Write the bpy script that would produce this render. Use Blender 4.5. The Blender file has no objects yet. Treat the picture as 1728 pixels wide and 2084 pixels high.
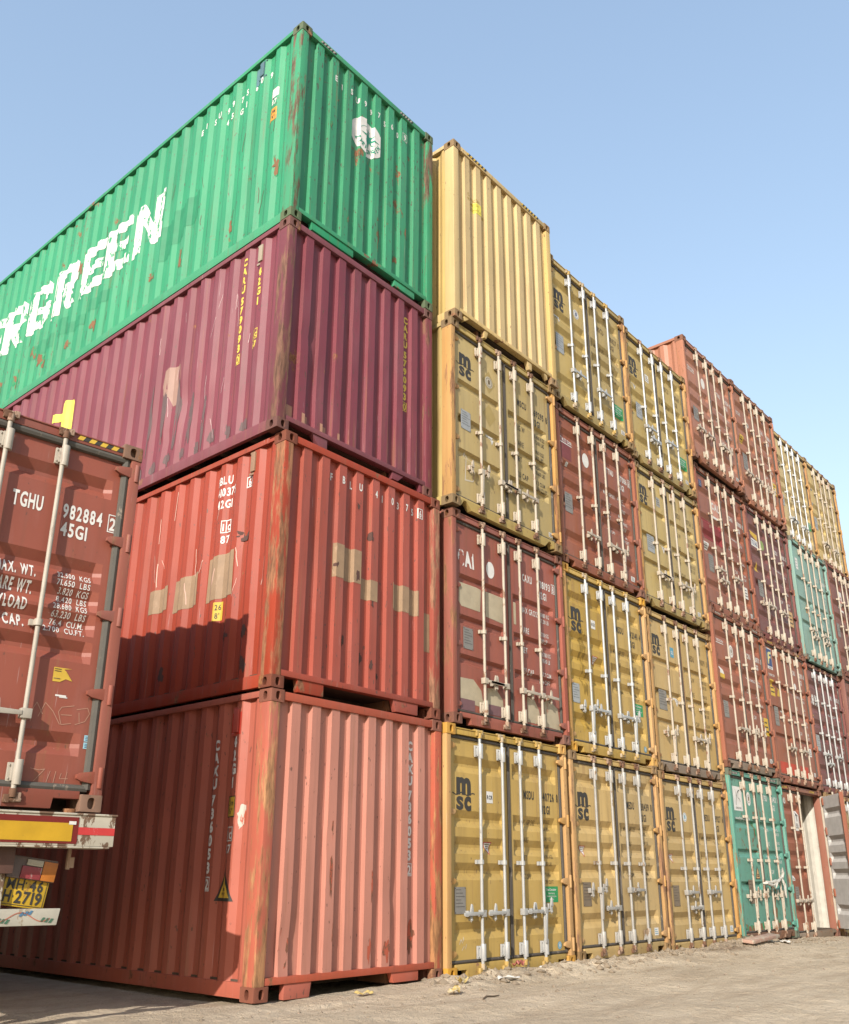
import bpy, bmesh, math, random
from math import radians, sin, cos, pi
from mathutils import Vector, Matrix, noise
random.seed(7)
scn = bpy.context.scene
COL = scn.collection

# ------------------------------------------------------------------ camera, sky, sun, exposure
CAM = dict(loc=(-5.3187, -6.4503, 0.9795), yaw=0.8582, pitch=0.3377, roll=0.0043, f=1843.5, px=865.5, py=1140.4)
SUN_DIR = Vector((0.838, 0.341, -0.427)).normalized()


def setup_view():
    cd = bpy.data.cameras.new('camera'); co = bpy.data.objects.new('camera', cd); COL.objects.link(co)
    y, p, r = CAM['yaw'], CAM['pitch'], CAM['roll']
    fw = Vector((sin(y) * cos(p), cos(y) * cos(p), sin(p)))
    r0 = Vector((cos(y), -sin(y), 0)); u0 = r0.cross(fw)
    rt = r0 * cos(r) + u0 * sin(r); up = -r0 * sin(r) + u0 * cos(r)
    m = Matrix((rt, up, -fw)).transposed().to_4x4()
    m.translation = Vector(CAM['loc'])
    co.matrix_world = m
    cd.sensor_fit = 'HORIZONTAL'; cd.sensor_width = 36.0
    cd.lens = 36.0 * CAM['f'] / 1728.0
    cd.shift_x = -(CAM['px'] - 864.0) / 1728.0
    cd.shift_y = (CAM['py'] - 1042.0) / 1728.0
    cd.clip_start = 0.05; cd.clip_end = 2000
    scn.camera = co
    w = bpy.data.worlds.new('World'); scn.world = w; w.use_nodes = True
    nt = w.node_tree
    bg = nt.nodes['Background']
    sky = nt.nodes.new('ShaderNodeTexSky'); sky.sky_type = 'NISHITA'; sky.sun_disc = False
    to_sun = -SUN_DIR
    sky.sun_elevation = math.asin(to_sun.z)
    sky.sun_rotation = math.atan2(to_sun.x, to_sun.y)
    sky.altitude = 0; sky.air_density = 2.0; sky.dust_density = 2.0; sky.ozone_density = 3.0
    # hazy afternoon: flatten the step between zenith and horizon a little and cool it
    gm = nt.nodes.new('ShaderNodeGamma'); gm.inputs[1].default_value = 0.75
    tint = nt.nodes.new('ShaderNodeVectorMath'); tint.operation = 'MULTIPLY'; tint.inputs[1].default_value = (1.11, 1.11, 1.21)
    nt.links.new(sky.outputs[0], gm.inputs[0]); nt.links.new(gm.outputs[0], tint.inputs[0])
    nt.links.new(tint.outputs[0], bg.inputs[0]); bg.inputs[1].default_value = 0.15
    ld = bpy.data.lights.new('sun', 'SUN'); lo = bpy.data.objects.new('sun', ld); COL.objects.link(lo)
    ld.energy = 3.4; ld.angle = radians(0.5); ld.color = (1.0, 0.94, 0.85)
    lo.rotation_euler = SUN_DIR.to_track_quat('-Z', 'Y').to_euler(); lo.location = (-20, -10, 20)
    vs = scn.view_settings
    vs.view_transform = 'Standard'; vs.look = 'None'; vs.exposure = 1.08; vs.gamma = 1.0; vs.use_curve_mapping = False


setup_view()

# ------------------------------------------------------------------ materials


def lin(r, g, b):
    return tuple(((c / 255.0) / 12.92 if c / 255.0 <= 0.04045 else ((c / 255.0 + 0.055) / 1.055) ** 2.4) for c in (r, g, b))


class NT:
    def __init__(s, name):
        s.m = bpy.data.materials.new(name); s.m.use_nodes = True
        s.t = s.m.node_tree; s.b = s.t.nodes['Principled BSDF']

    def n(s, ty, **kw):
        o = s.t.nodes.new(ty)
        for k, v in kw.items(): setattr(o, k, v)
        return o

    def l(s, a, b): s.t.links.new(a, b)

    def coords(s):
        tc = s.n('ShaderNodeTexCoord'); oi = s.n('ShaderNodeObjectInfo')
        mul = s.n('ShaderNodeMath', operation='MULTIPLY'); mul.inputs[1].default_value = 53.0
        s.l(oi.outputs['Random'], mul.inputs[0])
        add = s.n('ShaderNodeVectorMath', operation='ADD')
        s.l(tc.outputs['Object'], add.inputs[0]); s.l(mul.outputs[0], add.inputs[1])
        return add.outputs[0]

    def scaled(s, vec, sc):
        m = s.n('ShaderNodeVectorMath', operation='MULTIPLY'); m.inputs[1].default_value = sc
        s.l(vec, m.inputs[0]); return m.outputs[0]

    def noise(s, vec, scale, detail=3, rough=0.5):
        o = s.n('ShaderNodeTexNoise'); o.inputs['Scale'].default_value = scale
        o.inputs['Detail'].default_value = detail; o.inputs['Roughness'].default_value = rough
        s.l(vec, o.inputs['Vector']); return o.outputs[0]

    def ramp(s, f, a, b, va=0.0, vb=1.0):
        o = s.n('ShaderNodeMapRange'); o.inputs[1].default_value = a; o.inputs[2].default_value = b
        o.inputs[3].default_value = va; o.inputs[4].default_value = vb
        s.l(f, o.inputs[0]); return o.outputs[0]

    def mix(s, f, a, b):
        o = s.n('ShaderNodeMix', data_type='RGBA')
        if isinstance(f, (int, float)): o.inputs[0].default_value = f
        else: s.l(f, o.inputs[0])
        for i, c in ((6, a), (7, b)):
            if isinstance(c, tuple): o.inputs[i].default_value = (*c[:3], 1)
            else: s.l(c, o.inputs[i])
        return o.outputs[2]

    def math(s, op, a, b):
        o = s.n('ShaderNodeMath', operation=op)
        for i, c in ((0, a), (1, b)):
            if isinstance(c, (int, float)): o.inputs[i].default_value = c
            else: s.l(c, o.inputs[i])
        return o.outputs[0]

    def bump(s, h, strength, dist):
        o = s.n('ShaderNodeBump'); o.inputs['Strength'].default_value = strength; o.inputs['Distance'].default_value = dist
        s.l(h, o.inputs['Height']); s.l(o.outputs[0], s.b.inputs['Normal'])


MATS = {}
RUST_A, RUST_B = (0.105, 0.04, 0.02), (0.36, 0.165, 0.07)


ALB = 0.68


def mul(c, k): return tuple(min(1, x * k) for x in c)


def paint(key, rgb, rust=0.25, streak=0.5, rough=0.5, chips=0.5, grain=False, rustb=RUST_B, fade=None):
    if key in MATS: return MATS[key]
    s = NT(key); v = s.coords(); rgb = mul(rgb, ALB); rustb = mul(rustb, ALB)
    fade = fade or tuple(0.84 * c + 0.16 * 0.33 for c in rgb)
    n1 = s.noise(v, 0.9, 3)
    c = s.mix(s.ramp(n1, 0.3, 0.7), mul(rgb, 0.88), mul(rgb, 1.08))
    n1b = s.noise(s.scaled(v, (3, 3, 0.6)), 1.3, 4, 0.6)
    c = s.mix(s.ramp(n1b, 0.5, 0.8, 0, 0.45), c, fade)
    n2 = s.noise(s.scaled(v, (11, 11, 0.55)), 1.0, 4, 0.6)
    dirt = tuple(0.45 * x + 0.1 * y for x, y in zip(rgb, (0.36, 0.23, 0.15)))
    c = s.mix(s.ramp(n2, 0.52, 0.8, 0, 0.75 * streak), c, dirt)
    runs = s.noise(s.scaled(v, (24, 24, 0.4)), 1.0, 3, 0.6)
    patchy = s.noise(v, 0.8, 3)
    c = s.mix(s.ramp(s.math('ADD', runs, s.math('MULTIPLY', s.math('SUBTRACT', patchy, 0.5), 0.5)), 0.62, 0.74, 0, 0.5 * streak), c, mul(rustb, 0.75))
    scr = s.noise(s.scaled(v, (70, 70, 2.2)), 1.0, 2, 0.5)
    c = s.mix(s.ramp(s.math('ADD', scr, s.math('MULTIPLY', s.math('SUBTRACT', patchy, 0.5), 0.3)), 0.73, 0.77, 0, 0.5), c, tuple(0.6 * x + 0.4 * 0.45 for x in rgb))
    n4 = s.noise(s.scaled(v, (1, 1, 0.38)), 34, 2, 0.5)
    big = s.noise(v, 0.6, 2)
    ch = s.math('ADD', n4, s.math('MULTIPLY', big, 0.12))
    c = s.mix(s.ramp(ch, 0.80 - 0.045 * chips, 0.82 - 0.045 * chips, 0, 0.75), c, (0.075, 0.04, 0.03))
    gv = s.scaled(v, (1.0, 1.0, 0.16)) if grain else s.scaled(v, (1, 1, 0.75))
    n3 = s.noise(gv, 11.0 if grain else 4.2, 8, 0.68)
    n3 = s.math('ADD', n3, s.math('MULTIPLY', s.math('SUBTRACT', big, 0.5), 0.35))
    th = 0.78 - 0.36 * rust
    mask = s.ramp(n3, th, th + (0.09 if grain else 0.05))
    rc = s.mix(s.ramp(s.noise(gv, 26, 4, 0.7), 0.38, 0.62), RUST_A if not grain else mul(rustb, 0.42), rustb)
    c = s.mix(mask, c, rc)
    oi = s.n('ShaderNodeObjectInfo'); hs = s.n('ShaderNodeHueSaturation'); s.l(s.ramp(oi.outputs['Random'], 0, 1, 0.93, 1.07), hs.inputs['Value'])
    s.l(s.ramp(s.math('FRACT', s.math('MULTIPLY', oi.outputs['Random'], 17.0), 0), 0, 1, 0.9, 1.04), hs.inputs['Saturation'])
    s.l(c, hs.inputs['Color']); c = hs.outputs[0]
    s.l(c, s.b.inputs['Base Color'])
    s.l(s.ramp(mask, 0, 1, rough, 0.88), s.b.inputs['Roughness'])
    s.b.inputs['Specular IOR Level'].default_value = 0.35
    hh = s.math('ADD', s.math('MULTIPLY', s.noise(v, 2.3, 2), 1.0), s.math('MULTIPLY', s.math('MULTIPLY', n3, mask), 0.06 if not grain else 0.12))
    s.bump(hh, 0.35, 0.02)
    MATS[key] = s.m
    return s.m


def flat(key, rgb, rough=0.55, wear=None, wear_amt=0.3, metal=0.0, spots=0.12):
    if key in MATS: return MATS[key]
    s = NT(key); v = s.coords(); rgb = mul(rgb, ALB)
    c = s.mix(s.ramp(s.noise(v, 7, 4, 0.6), 0.3, 0.7), mul(rgb, 0.86), mul(rgb, 1.06))
    if wear:
        wear = mul(wear, ALB)
        n = s.noise(s.scaled(v, (1, 1, 0.45)), 9, 6, 0.7)
        th = 0.74 - 0.3 * wear_amt
        c = s.mix(s.ramp(n, th, th + 0.03), c, wear)
    if spots:
        c = s.mix(s.ramp(s.noise(v, 60, 2), 0.72, 0.76, 0, min(1, spots * 5)), c, (0.09, 0.06, 0.045))
    s.l(c, s.b.inputs['Base Color'])
    s.b.inputs['Roughness'].default_value = rough; s.b.inputs['Metallic'].default_value = metal
    s.b.inputs['Specular IOR Level'].default_value = 0.35
    MATS[key] = s.m
    return s.m


M_RUST = paint('rusty_steel', (0.2, 0.095, 0.05), rust=0.75, streak=0.4, rough=0.8, chips=0.6)
M_DIRTY = paint('grimy_steel', (0.26, 0.2, 0.15), rust=0.55, streak=0.6, rough=0.8)
M_GASK = flat('black_rubber', (0.085, 0.072, 0.06), 0.75, wear=(0.2, 0.17, 0.14), wear_amt=0.45)
M_GASKT = flat('grey_rubber', (0.105, 0.095, 0.08), 0.7, wear=(0.26, 0.21, 0.16), wear_amt=0.35)
M_BARC = flat('cream_painted_bar', (0.5, 0.43, 0.34), 0.5, wear=(0.27, 0.15, 0.09), wear_amt=0.55)
M_BARG = flat('galvanised_bar', (0.42, 0.4, 0.37), 0.45, wear=(0.24, 0.17, 0.11), wear_amt=0.5, metal=0.15)
M_BARS = flat('bright_zinc_bar', (0.5, 0.5, 0.49), 0.35, wear=(0.3, 0.27, 0.23), wear_amt=0.4, metal=0.25, spots=0.05)
M_CAM = flat('rusted_cam', (0.4, 0.27, 0.19), 0.8, wear=(0.16, 0.08, 0.045), wear_amt=0.9)
M_CAMY = flat('brass_yellow_cam', (0.5, 0.33, 0.1), 0.7, wear=(0.45, 0.36, 0.25), wear_amt=0.8)
M_WHITE = flat('white_marking', (0.8, 0.78, 0.74), 0.6, wear=(0.5, 0.42, 0.36), wear_amt=0.25)
M_BLACK = flat('black_marking', (0.05, 0.045, 0.04), 0.6, spots=0)
M_FADED = flat('faded_dark_marking', (0.15, 0.105, 0.05), 0.6, wear=(0.35, 0.25, 0.1), wear_amt=0.6, spots=0)
M_YEL = flat('yellow_marking', (0.8, 0.6, 0.1), 0.6)
M_YELB = flat('bright_yellow_marking', (0.85, 0.76, 0.12), 0.6, spots=0)
M_YSIGN = flat('yellow_sign', (0.72, 0.47, 0.06), 0.55)
M_RED = flat('red_sticker', (0.5, 0.05, 0.04), 0.45)
M_TAN = flat('tan_patch_paint', (0.36, 0.235, 0.14), 0.6, wear=(0.42, 0.28, 0.18), wear_amt=0.4)
M_CREAMP = flat('cream_patch_paint', (0.5, 0.42, 0.29), 0.6, wear=(0.4, 0.22, 0.14), wear_amt=0.3)
M_PLATE = flat('grey_data_plate', (0.3, 0.28, 0.255), 0.45, metal=0.2)
M_PLATEL = flat('pale_data_plate', (0.43, 0.44, 0.44), 0.4, metal=0.2)
M_PLATEB = flat('brown_data_plate', (0.22, 0.17, 0.12), 0.55)
M_GREENS = flat('green_sticker', (0.02, 0.3, 0.1), 0.45, spots=0)
M_BLUES = flat('blue_sticker', (0.1, 0.35, 0.5), 0.45, spots=0)
M_LBLUE = flat('light_blue_sticker', (0.35, 0.62, 0.72), 0.5, spots=0)
M_NAVY = flat('navy_sticker', (0.02, 0.06, 0.2), 0.45, spots=0)
M_SALM = flat('salmon_sticker', (0.62, 0.3, 0.22), 0.5)
M_CHALK = flat('chalk_scribble', (0.62, 0.55, 0.44), 0.9, wear=(0.4, 0.25, 0.17), wear_amt=0.5, spots=0)
M_CHALKR = flat('pink_chalk_scribble', (0.5, 0.27, 0.19), 0.9, spots=0)
M_MAUVE = flat('mauve_patch_paint', (0.2, 0.1, 0.11), 0.6)
M_SMUDGE = flat('dark_smudge', (0.14, 0.09, 0.09), 0.7, wear=(0.2, 0.08, 0.08), wear_amt=0.5)
M_LOGOG = flat('logo_green', (0.02, 0.3, 0.19), 0.5, spots=0)
M_LINER = flat('off_white_liner', (0.6, 0.56, 0.48), 0.6, wear=(0.4, 0.34, 0.27), wear_amt=0.35)
M_FLOOR = flat('dark_floor_boards', (0.1, 0.07, 0.05), 0.85)

# paint colours: panel, frame (posts and rails), rust colour of the frame
PAL = {
    'green': lin(50, 152, 106), 'purple': lin(126, 60, 70), 'orange': lin(165, 64, 38), 'salmon': lin(182, 90, 66), 'salmon_end': lin(192, 128, 110),
    'msc_deep': lin(194, 158, 70), 'msc': lin(200, 168, 106), 'msc_olive': lin(190, 165, 102), 'msc_end': lin(212, 182, 120),
    'msc_pale': lin(206, 180, 122), 'cai_red': lin(158, 90, 74), 'tri_red': lin(154, 92, 68), 'tri_pale': lin(174, 114, 86),
    'wine': lin(132, 76, 62), 'purple_door': lin(124, 70, 64), 'teal': lin(96, 156, 138), 'teal_pale': lin(130, 166, 154),
    'truck_red': lin(148, 78, 60),
}
FRAME_RUST = {'green': (0.2, 0.125, 0.075), 'purple': (0.27, 0.13, 0.085), 'orange': (0.45, 0.2, 0.1), 'salmon': (0.5, 0.24, 0.1)}


def panel_mat(k): return paint('paint_' + k, PAL[k], rust={'green': 0.34, 'teal': 0.42, 'teal_pale': 0.3, 'msc_olive': 0.18, 'salmon_end': 0.14, 'salmon': 0.2, 'orange': 0.2, 'purple': 0.2}.get(k, 0.14), streak=0.75,
                               chips={'green': 1.7, 'teal': 1.3, 'orange': 1.1, 'purple': 0.9, 'salmon': 0.9, 'salmon_end': 0.7}.get(k, 0.5))


def frame_mat(k):
    heavy = {'green': 0.8, 'purple': 0.86, 'orange': 0.86, 'salmon': 0.86}.get(k, 0.62)
    base = PAL[k]
    if k.startswith('msc'): base = lin(196, 150, 88) if k != 'msc_end' else PAL[k]; heavy = {'msc_deep': 0.12, 'msc_end': 0.2}.get(k, 0.74)
    return paint('frame_' + k, base, rust=heavy, streak=0.6, rough=0.65, chips=0.8, grain=True, rustb=FRAME_RUST.get(k, (0.42, 0.21, 0.1)))


def rail_mat(k):
    return paint('rail_' + k, mul(PAL[k], 0.92), rust=0.4, streak=0.8, rough=0.65, chips=0.8, rustb=(0.3, 0.14, 0.075))


def fit_mat(k):
    if k == 'msc_deep': return paint('fitting_msc_deep', lin(205, 152, 58), rust=0.15, rough=0.6)
    return paint('fitting_' + k, tuple(0.3 * a + 0.7 * b for a, b in zip(PAL[k], (0.13, 0.065, 0.04))), rust=0.55, streak=0.5, rough=0.8, chips=0.7)


# ------------------------------------------------------------------ mesh building


class MB:
    def __init__(s): s.v = []; s.f = []; s.mi = []

    def face(s, idx, m=0): s.f.append(tuple(idx)); s.mi.append(m)

    def box(s, x0, x1, y0, y1, z0, z1, m=0):
        b = len(s.v)
        s.v += [(x0, y0, z0), (x1, y0, z0), (x1, y1, z0), (x0, y1, z0), (x0, y0, z1), (x1, y0, z1), (x1, y1, z1), (x0, y1, z1)]
        for f in ((0, 3, 2, 1), (4, 5, 6, 7), (0, 1, 5, 4), (1, 2, 6, 5), (2, 3, 7, 6), (3, 0, 4, 7)):
            s.face([b + i for i in f], m)

    def tube(s, pts, r, n=10, m=0, caps=True):
        pts = [Vector(p) for p in pts]; b = len(s.v)
        rs = r if isinstance(r, (list, tuple)) else [r] * len(pts)
        for i, p in enumerate(pts):
            d = (pts[min(i + 1, len(pts) - 1)] - pts[max(i - 1, 0)]).normalized()
            a = Vector((0, 0, 1)) if abs(d.z) < 0.9 else Vector((0, 1, 0))
            e1 = d.cross(a).normalized(); e2 = d.cross(e1)
            for k in range(n):
                t = 2 * pi * k / n
                s.v.append(tuple(p + (e1 * cos(t) + e2 * sin(t)) * rs[i]))
        for i in range(len(pts) - 1):
            for k in range(n):
                k2 = (k + 1) % n
                s.face((b + i * n + k, b + i * n + k2, b + (i + 1) * n + k2, b + (i + 1) * n + k), m)
        if caps:
            s.face([b + k for k in range(n)][::-1], m); s.face([b + (len(pts) - 1) * n + k for k in range(n)], m)

    def prism(s, poly, y0, y1, m=0):
        """polygon in (x, z) pushed from y0 to y1"""
        b = len(s.v); n = len(poly)
        s.v += [(x, y0, z) for x, z in poly] + [(x, y1, z) for x, z in poly]
        s.face(range(b, b + n), m); s.face(range(b + 2 * n - 1, b + n - 1, -1), m)
        for i in range(n):
            j = (i + 1) % n
            s.face((b + i, b + n + i, b + n + j, b + j), m)

    def grid(s, us, vs, fn, m=0):
        b = len(s.v)
        for v in vs:
            for u in us: s.v.append(tuple(fn(u, v)))
        n = len(us)
        for j in range(len(vs) - 1):
            for i in range(n - 1):
                a = b + j * n + i
                s.face((a, a + 1, a + n + 1, a + n), m)

    def holed(s, o, eu, ev, nn, W, H, cx, cy, hw, hh, depth, m=0):
        """rectangle with an oval recess; nn points outward"""
        o, eu, ev, nn = Vector(o), Vector(eu), Vector(ev), Vector(nn)
        rect = []
        for (a, b2), (c, d) in zip(((0, 0), (W, 0), (W, H), (0, H)), ((W, 0), (W, H), (0, H), (0, 0))):
            for k in range(5): rect.append((a + (c - a) * k / 5, b2 + (d - b2) * k / 5))
        inn = []
        for (a, b2) in rect:
            t = math.atan2((b2 - cy) / H, (a - cx) / W)
            ct, st = cos(t), sin(t)
            rr = (abs(ct) ** 2.6 + abs(st) ** 2.6) ** (-1 / 2.6)
            inn.append((cx + hw * ct * rr, cy + hh * st * rr))
        b = len(s.v); n = len(rect)
        for (a, c) in rect: s.v.append(tuple(o + eu * a + ev * c))
        for (a, c) in inn: s.v.append(tuple(o + eu * a + ev * c))
        for (a, c) in inn: s.v.append(tuple(o + eu * a + ev * c - nn * depth))
        for i in range(n):
            j = (i + 1) % n
            s.face((b + i, b + j, b + n + j, b + n + i), m); s.face((b + n + i, b + n + j, b + 2 * n + j, b + 2 * n + i), m)
        s.face([b + 2 * n + i for i in range(n)], m)

    def mesh(s, name, bevel=0.0, smooth=35, weld=False, normals=True):
        me = bpy.data.meshes.new(name)
        me.from_pydata(s.v, [], s.f)
        me.polygons.foreach_set('material_index', s.mi)
        bm = bmesh.new(); bm.from_mesh(me)
        if weld: bmesh.ops.remove_doubles(bm, verts=bm.verts, dist=1e-5)
        if normals: bmesh.ops.recalc_face_normals(bm, faces=bm.faces)
        if bevel:
            ed = [e for e in bm.edges if len(e.link_faces) == 2 and e.calc_face_angle(0) > radians(50)]
            bmesh.ops.bevel(bm, geom=ed, offset=bevel, segments=2, affect='EDGES', profile=0.6, clamp_overlap=True)
        bm.to_mesh(me); bm.free()
        me.polygons.foreach_set('use_smooth', [True] * len(me.polygons))
        me.set_sharp_from_angle(angle=radians(smooth))
        return me


def link(name, me, mats, parent=None, loc=None, rot=None):
    o = bpy.data.objects.new(name, me); COL.objects.link(o)
    mats = mats if isinstance(mats, (list, tuple)) else [mats]
    while len(me.materials) < len(mats): me.materials.append(None)
    for i, m in enumerate(mats):
        o.material_slots[i].link = 'OBJECT'; o.material_slots[i].material = m
    if parent: o.parent = parent
    if loc: o.location = loc
    if rot: o.rotation_euler = rot
    return o


def build(mb, name, mats, parent=None, bevel=0.0, **kw):
    loc = kw.pop('loc', None); rot = kw.pop('rot', None)
    return link(name, mb.mesh(name, bevel, **kw), mats, parent, loc, rot)


CACHE = {}


def cached(key, fn, name, mats, parent, loc=None, rot=None, bevel=0.0):
    if key not in CACHE:
        mb = MB(); fn(mb); CACHE[key] = mb.mesh(name, bevel)
    return link(name, CACHE[key], mats, parent, loc, rot)


def thing(name, label, cat, loc=(0, 0, 0), rz=0.0, group=None):
    o = bpy.data.objects.new(name, None); COL.objects.link(o)
    o.location = loc; o.rotation_euler = (0, 0, rz); o.empty_display_size = 0.3
    tag(o, label, cat, group)
    return o


def tag(o, label, cat, group=None):
    o['label'] = label; o['category'] = cat
    if group: o['group'] = group


# ------------------------------------------------------------------ lettering
GLY = {}


def load_glyphs():
    chars = "ABCDEFGHIJKLMNOPQRSTUVWXYZabcdefghijklmnopqrstuvwxyz0123456789.,'\"-/!:"
    made = []
    for heavy, off in ((0, 0.012), (1, 0.03), (2, 0.055), (3, 0.075)):
        for c in chars:
            cu = bpy.data.curves.new('glyph', 'FONT'); cu.body = c; cu.size = 1.0; cu.resolution_u = 3; cu.offset = off
            o = bpy.data.objects.new('glyph', cu); COL.objects.link(o); made.append((heavy, c, o, cu))
    bpy.context.view_layer.update()
    dg = bpy.context.evaluated_depsgraph_get()
    for heavy, c, o, cu in made:
        me = bpy.data.meshes.new_from_object(o.evaluated_get(dg))
        vs = [(v.co.x, v.co.y) for v in me.vertices]; fs = [tuple(p.vertices) for p in me.polygons]
        if vs:
            x0 = min(v[0] for v in vs); x1 = max(v[0] for v in vs)
            GLY[heavy, c] = ([(x - x0, y) for x, y in vs], fs, x1 - x0)
        bpy.data.meshes.remove(me); bpy.data.objects.remove(o); bpy.data.curves.remove(cu)


load_glyphs()
CAP = 0.73


class Flat:
    """surface facing -y at depth y"""
    def __init__(s, y): s.y = y; s.ub = []; s.vb = []

    def at(s, u, v, lift): return (u, s.y - lift, v)


class Decal:
    def __init__(s): s.parts = []

    def poly(s, pts, lift=0.003, m=0): s.parts.append((list(pts), [tuple(range(len(pts)))], lift, m))

    def rect(s, u0, v0, u1, v1, lift=0.003, m=0): s.poly([(u0, v0), (u1, v0), (u1, v1), (u0, v1)], lift, m)

    def frame(s, u0, v0, u1, v1, t, lift=0.003, m=0):
        s.rect(u0, v0, u1, v0 + t, lift, m); s.rect(u0, v1 - t, u1, v1, lift, m)
        s.rect(u0, v0 + t, u0 + t, v1 - t, lift, m); s.rect(u1 - t, v0 + t, u1, v1 - t, lift, m)

    def disc(s, u, v, r, lift=0.003, m=0, n=28, ry=None):
        s.poly([(u + r * cos(2 * pi * k / n), v + (ry or r) * sin(2 * pi * k / n)) for k in range(n)], lift, m)

    def ring(s, u, v, r0, r1, lift=0.003, m=0, n=28, a0=0.0, a1=2 * pi):
        for k in range(n):
            a, b = a0 + (a1 - a0) * k / n, a0 + (a1 - a0) * (k + 1) / n
            s.poly([(u + r0 * cos(a), v + r0 * sin(a)), (u + r1 * cos(a), v + r1 * sin(a)), (u + r1 * cos(b), v + r1 * sin(b)), (u + r0 * cos(b), v + r0 * sin(b))], lift, m)

    def stroke(s, pts, w, lift=0.003, m=0):
        for (a, b), (c, d) in zip(pts[:-1], pts[1:]):
            L = math.hypot(c - a, d - b) or 1; nx, ny = -(d - b) / L * w / 2, (c - a) / L * w / 2
            s.poly([(a + nx, b + ny), (a - nx, b - ny), (c - nx, d - ny), (c + nx, d + ny)], lift, m)

    def blob(s, u, v, ru, rv, seed=0, lift=0.003, m=0, n=22, rag=0.45):
        rnd = random.Random(seed); pts = []
        ph = rnd.random() * 50
        for k in range(n):
            t = 2 * pi * k / n
            r = 1 + rag * noise.noise(Vector((cos(t) * 1.6 + ph, sin(t) * 1.6, ph))) * 1.6
            pts.append((u + ru * r * cos(t), v + rv * r * sin(t)))
        s.poly(pts, lift, m)

    def text(s, t, u, v, h, m=0, cond=0.62, lift=0.003, gap=0.13, heavy=0, vertical=False, pitch=1.28, slant=0.0, align='L', word=0.34, rot=0.0, width=None):
        k = h / CAP; adv = []; x = 0
        for c in t:
            w = 0.0 if (heavy, c) not in GLY else GLY[heavy, c][2]
            adv.append((c, x, w)); x += (w + gap) if w else word
        x -= gap
        if width: cond = width / (x * k)
        tot = x * k * cond
        sh = {'L': 0, 'R': -tot, 'C': -tot / 2}[align]
        vy = v
        cr, sr = cos(rot), sin(rot)
        for c, ax, w in adv:
            if vertical:
                if w:
                    vs, fs, w = GLY[heavy, c]
                    s.parts.append(([(u + (px - w / 2) * k * cond, vy - h + py * k) for px, py in vs], fs, lift, m)); vy -= h * pitch
                else: vy -= h * 0.45
            elif w:
                vs, fs, w = GLY[heavy, c]
                out = []
                for px, py in vs:
                    a, b = sh + (ax + px + slant * py) * k * cond, py * k
                    out.append((u + a * cr - b * sr, v + a * sr + b * cr))
                s.parts.append((out, fs, lift, m))
        return vy if vertical else u + sh + tot

    def build(s, name, mats, parent, surf):
        sh = getattr(surf, 'shift', 0.0)
        bm = bmesh.new(); lay = bm.faces.layers.int.new('m'); ll = bm.verts.layers.float.new('l')
        for vs, fs, lift, m in s.parts:
            bv = [bm.verts.new((u + sh, v, 0)) for u, v in vs]
            for w in bv: w[ll] = lift
            for f in fs:
                try: fc = bm.faces.new([bv[i] for i in f]); fc[lay] = m
                except ValueError: pass
        us = [v.co.x for v in bm.verts]; vv = [v.co.y for v in bm.verts]
        for ax, brk, lo, hi in ((0, surf.ub, min(us), max(us)), (1, surf.vb, min(vv), max(vv))):
            for b in brk:
                if lo < b < hi:
                    co = (b, 0, 0) if ax == 0 else (0, b, 0); no = (1, 0, 0) if ax == 0 else (0, 1, 0)
                    bmesh.ops.bisect_plane(bm, geom=list(bm.verts) + list(bm.edges) + list(bm.faces), plane_co=co, plane_no=no, dist=1e-6)
        bmesh.ops.triangulate(bm, faces=[f for f in bm.faces if len(f.verts) > 4])
        me = bpy.data.meshes.new(name)
        for f in bm.faces: f.material_index = f[lay]
        for v in bm.verts: v.co = Vector(surf.at(v.co.x, v.co.y, v[ll]))
        bm.to_mesh(me); bm.free()
        return link(name, me, mats, parent)


# ------------------------------------------------------------------ container geometry
W, LEN = 2.438, 12.192


def interp(xs, ys, x):
    if x <= xs[0]: return ys[0]
    for i in range(1, len(xs)):
        if x <= xs[i]:
            t = (x - xs[i - 1]) / (xs[i] - xs[i - 1]); return ys[i - 1] + t * (ys[i] - ys[i - 1])
    return ys[-1]


class Wall:
    """corrugated wall; u runs along it, depth is inward"""
    def __init__(s, axis, us, ds, base, dents=(), seed=0):
        s.axis, s.us, s.ds, s.base, s.dents, s.seed = axis, us, ds, base, dents, seed
        s.ub = [-x for x in us] if axis == 'side' else list(us); s.vb = []
        s.vlines = []

    def depth(s, p, v):
        d = interp(s.us, s.ds, p) + s.base
        d += 0.005 * noise.noise(Vector((p * 1.7 + s.seed, v * 0.9, s.seed))) + 0.003 * noise.noise(Vector((p * 3.3 + s.seed, v * 2.3, s.seed + 5)))
        for (a, b, ra, rb, amt) in s.dents:
            q = ((p - a) / ra) ** 2 + ((v - b) / rb) ** 2
            if q < 9: d += amt * math.exp(-q)
        return d

    def at(s, u, v, lift):
        if s.axis == 'side': return (s.depth(-u, v) - lift, -u, v)
        return (u, s.depth(u, v) - lift, v)


def side_profile(y0, y1, per=0.284, dep=0.036):
    us, ds = [y0], [0.0]; y = y0 + 0.06
    while y + per < y1:
        for dx, d in ((0, 0), (0.068, dep), (0.138, dep), (0.206, 0)):
            us.append(y + dx); ds.append(d)
        y += per
    us.append(y1); ds.append(0.0)
    return us, ds


def end_profile(x0, x1, dep=0.046, n=8):
    per = 0.2555; us, ds = [x0], [dep]
    x = 0.264
    for k in range(n):
        for dx, d in ((0, dep), (0.011, 0), (0.119, 0), (0.13, dep)):
            us.append(x + dx); ds.append(d)
        x += per
    us.append(x1); ds.append(dep)
    return us, ds


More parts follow.
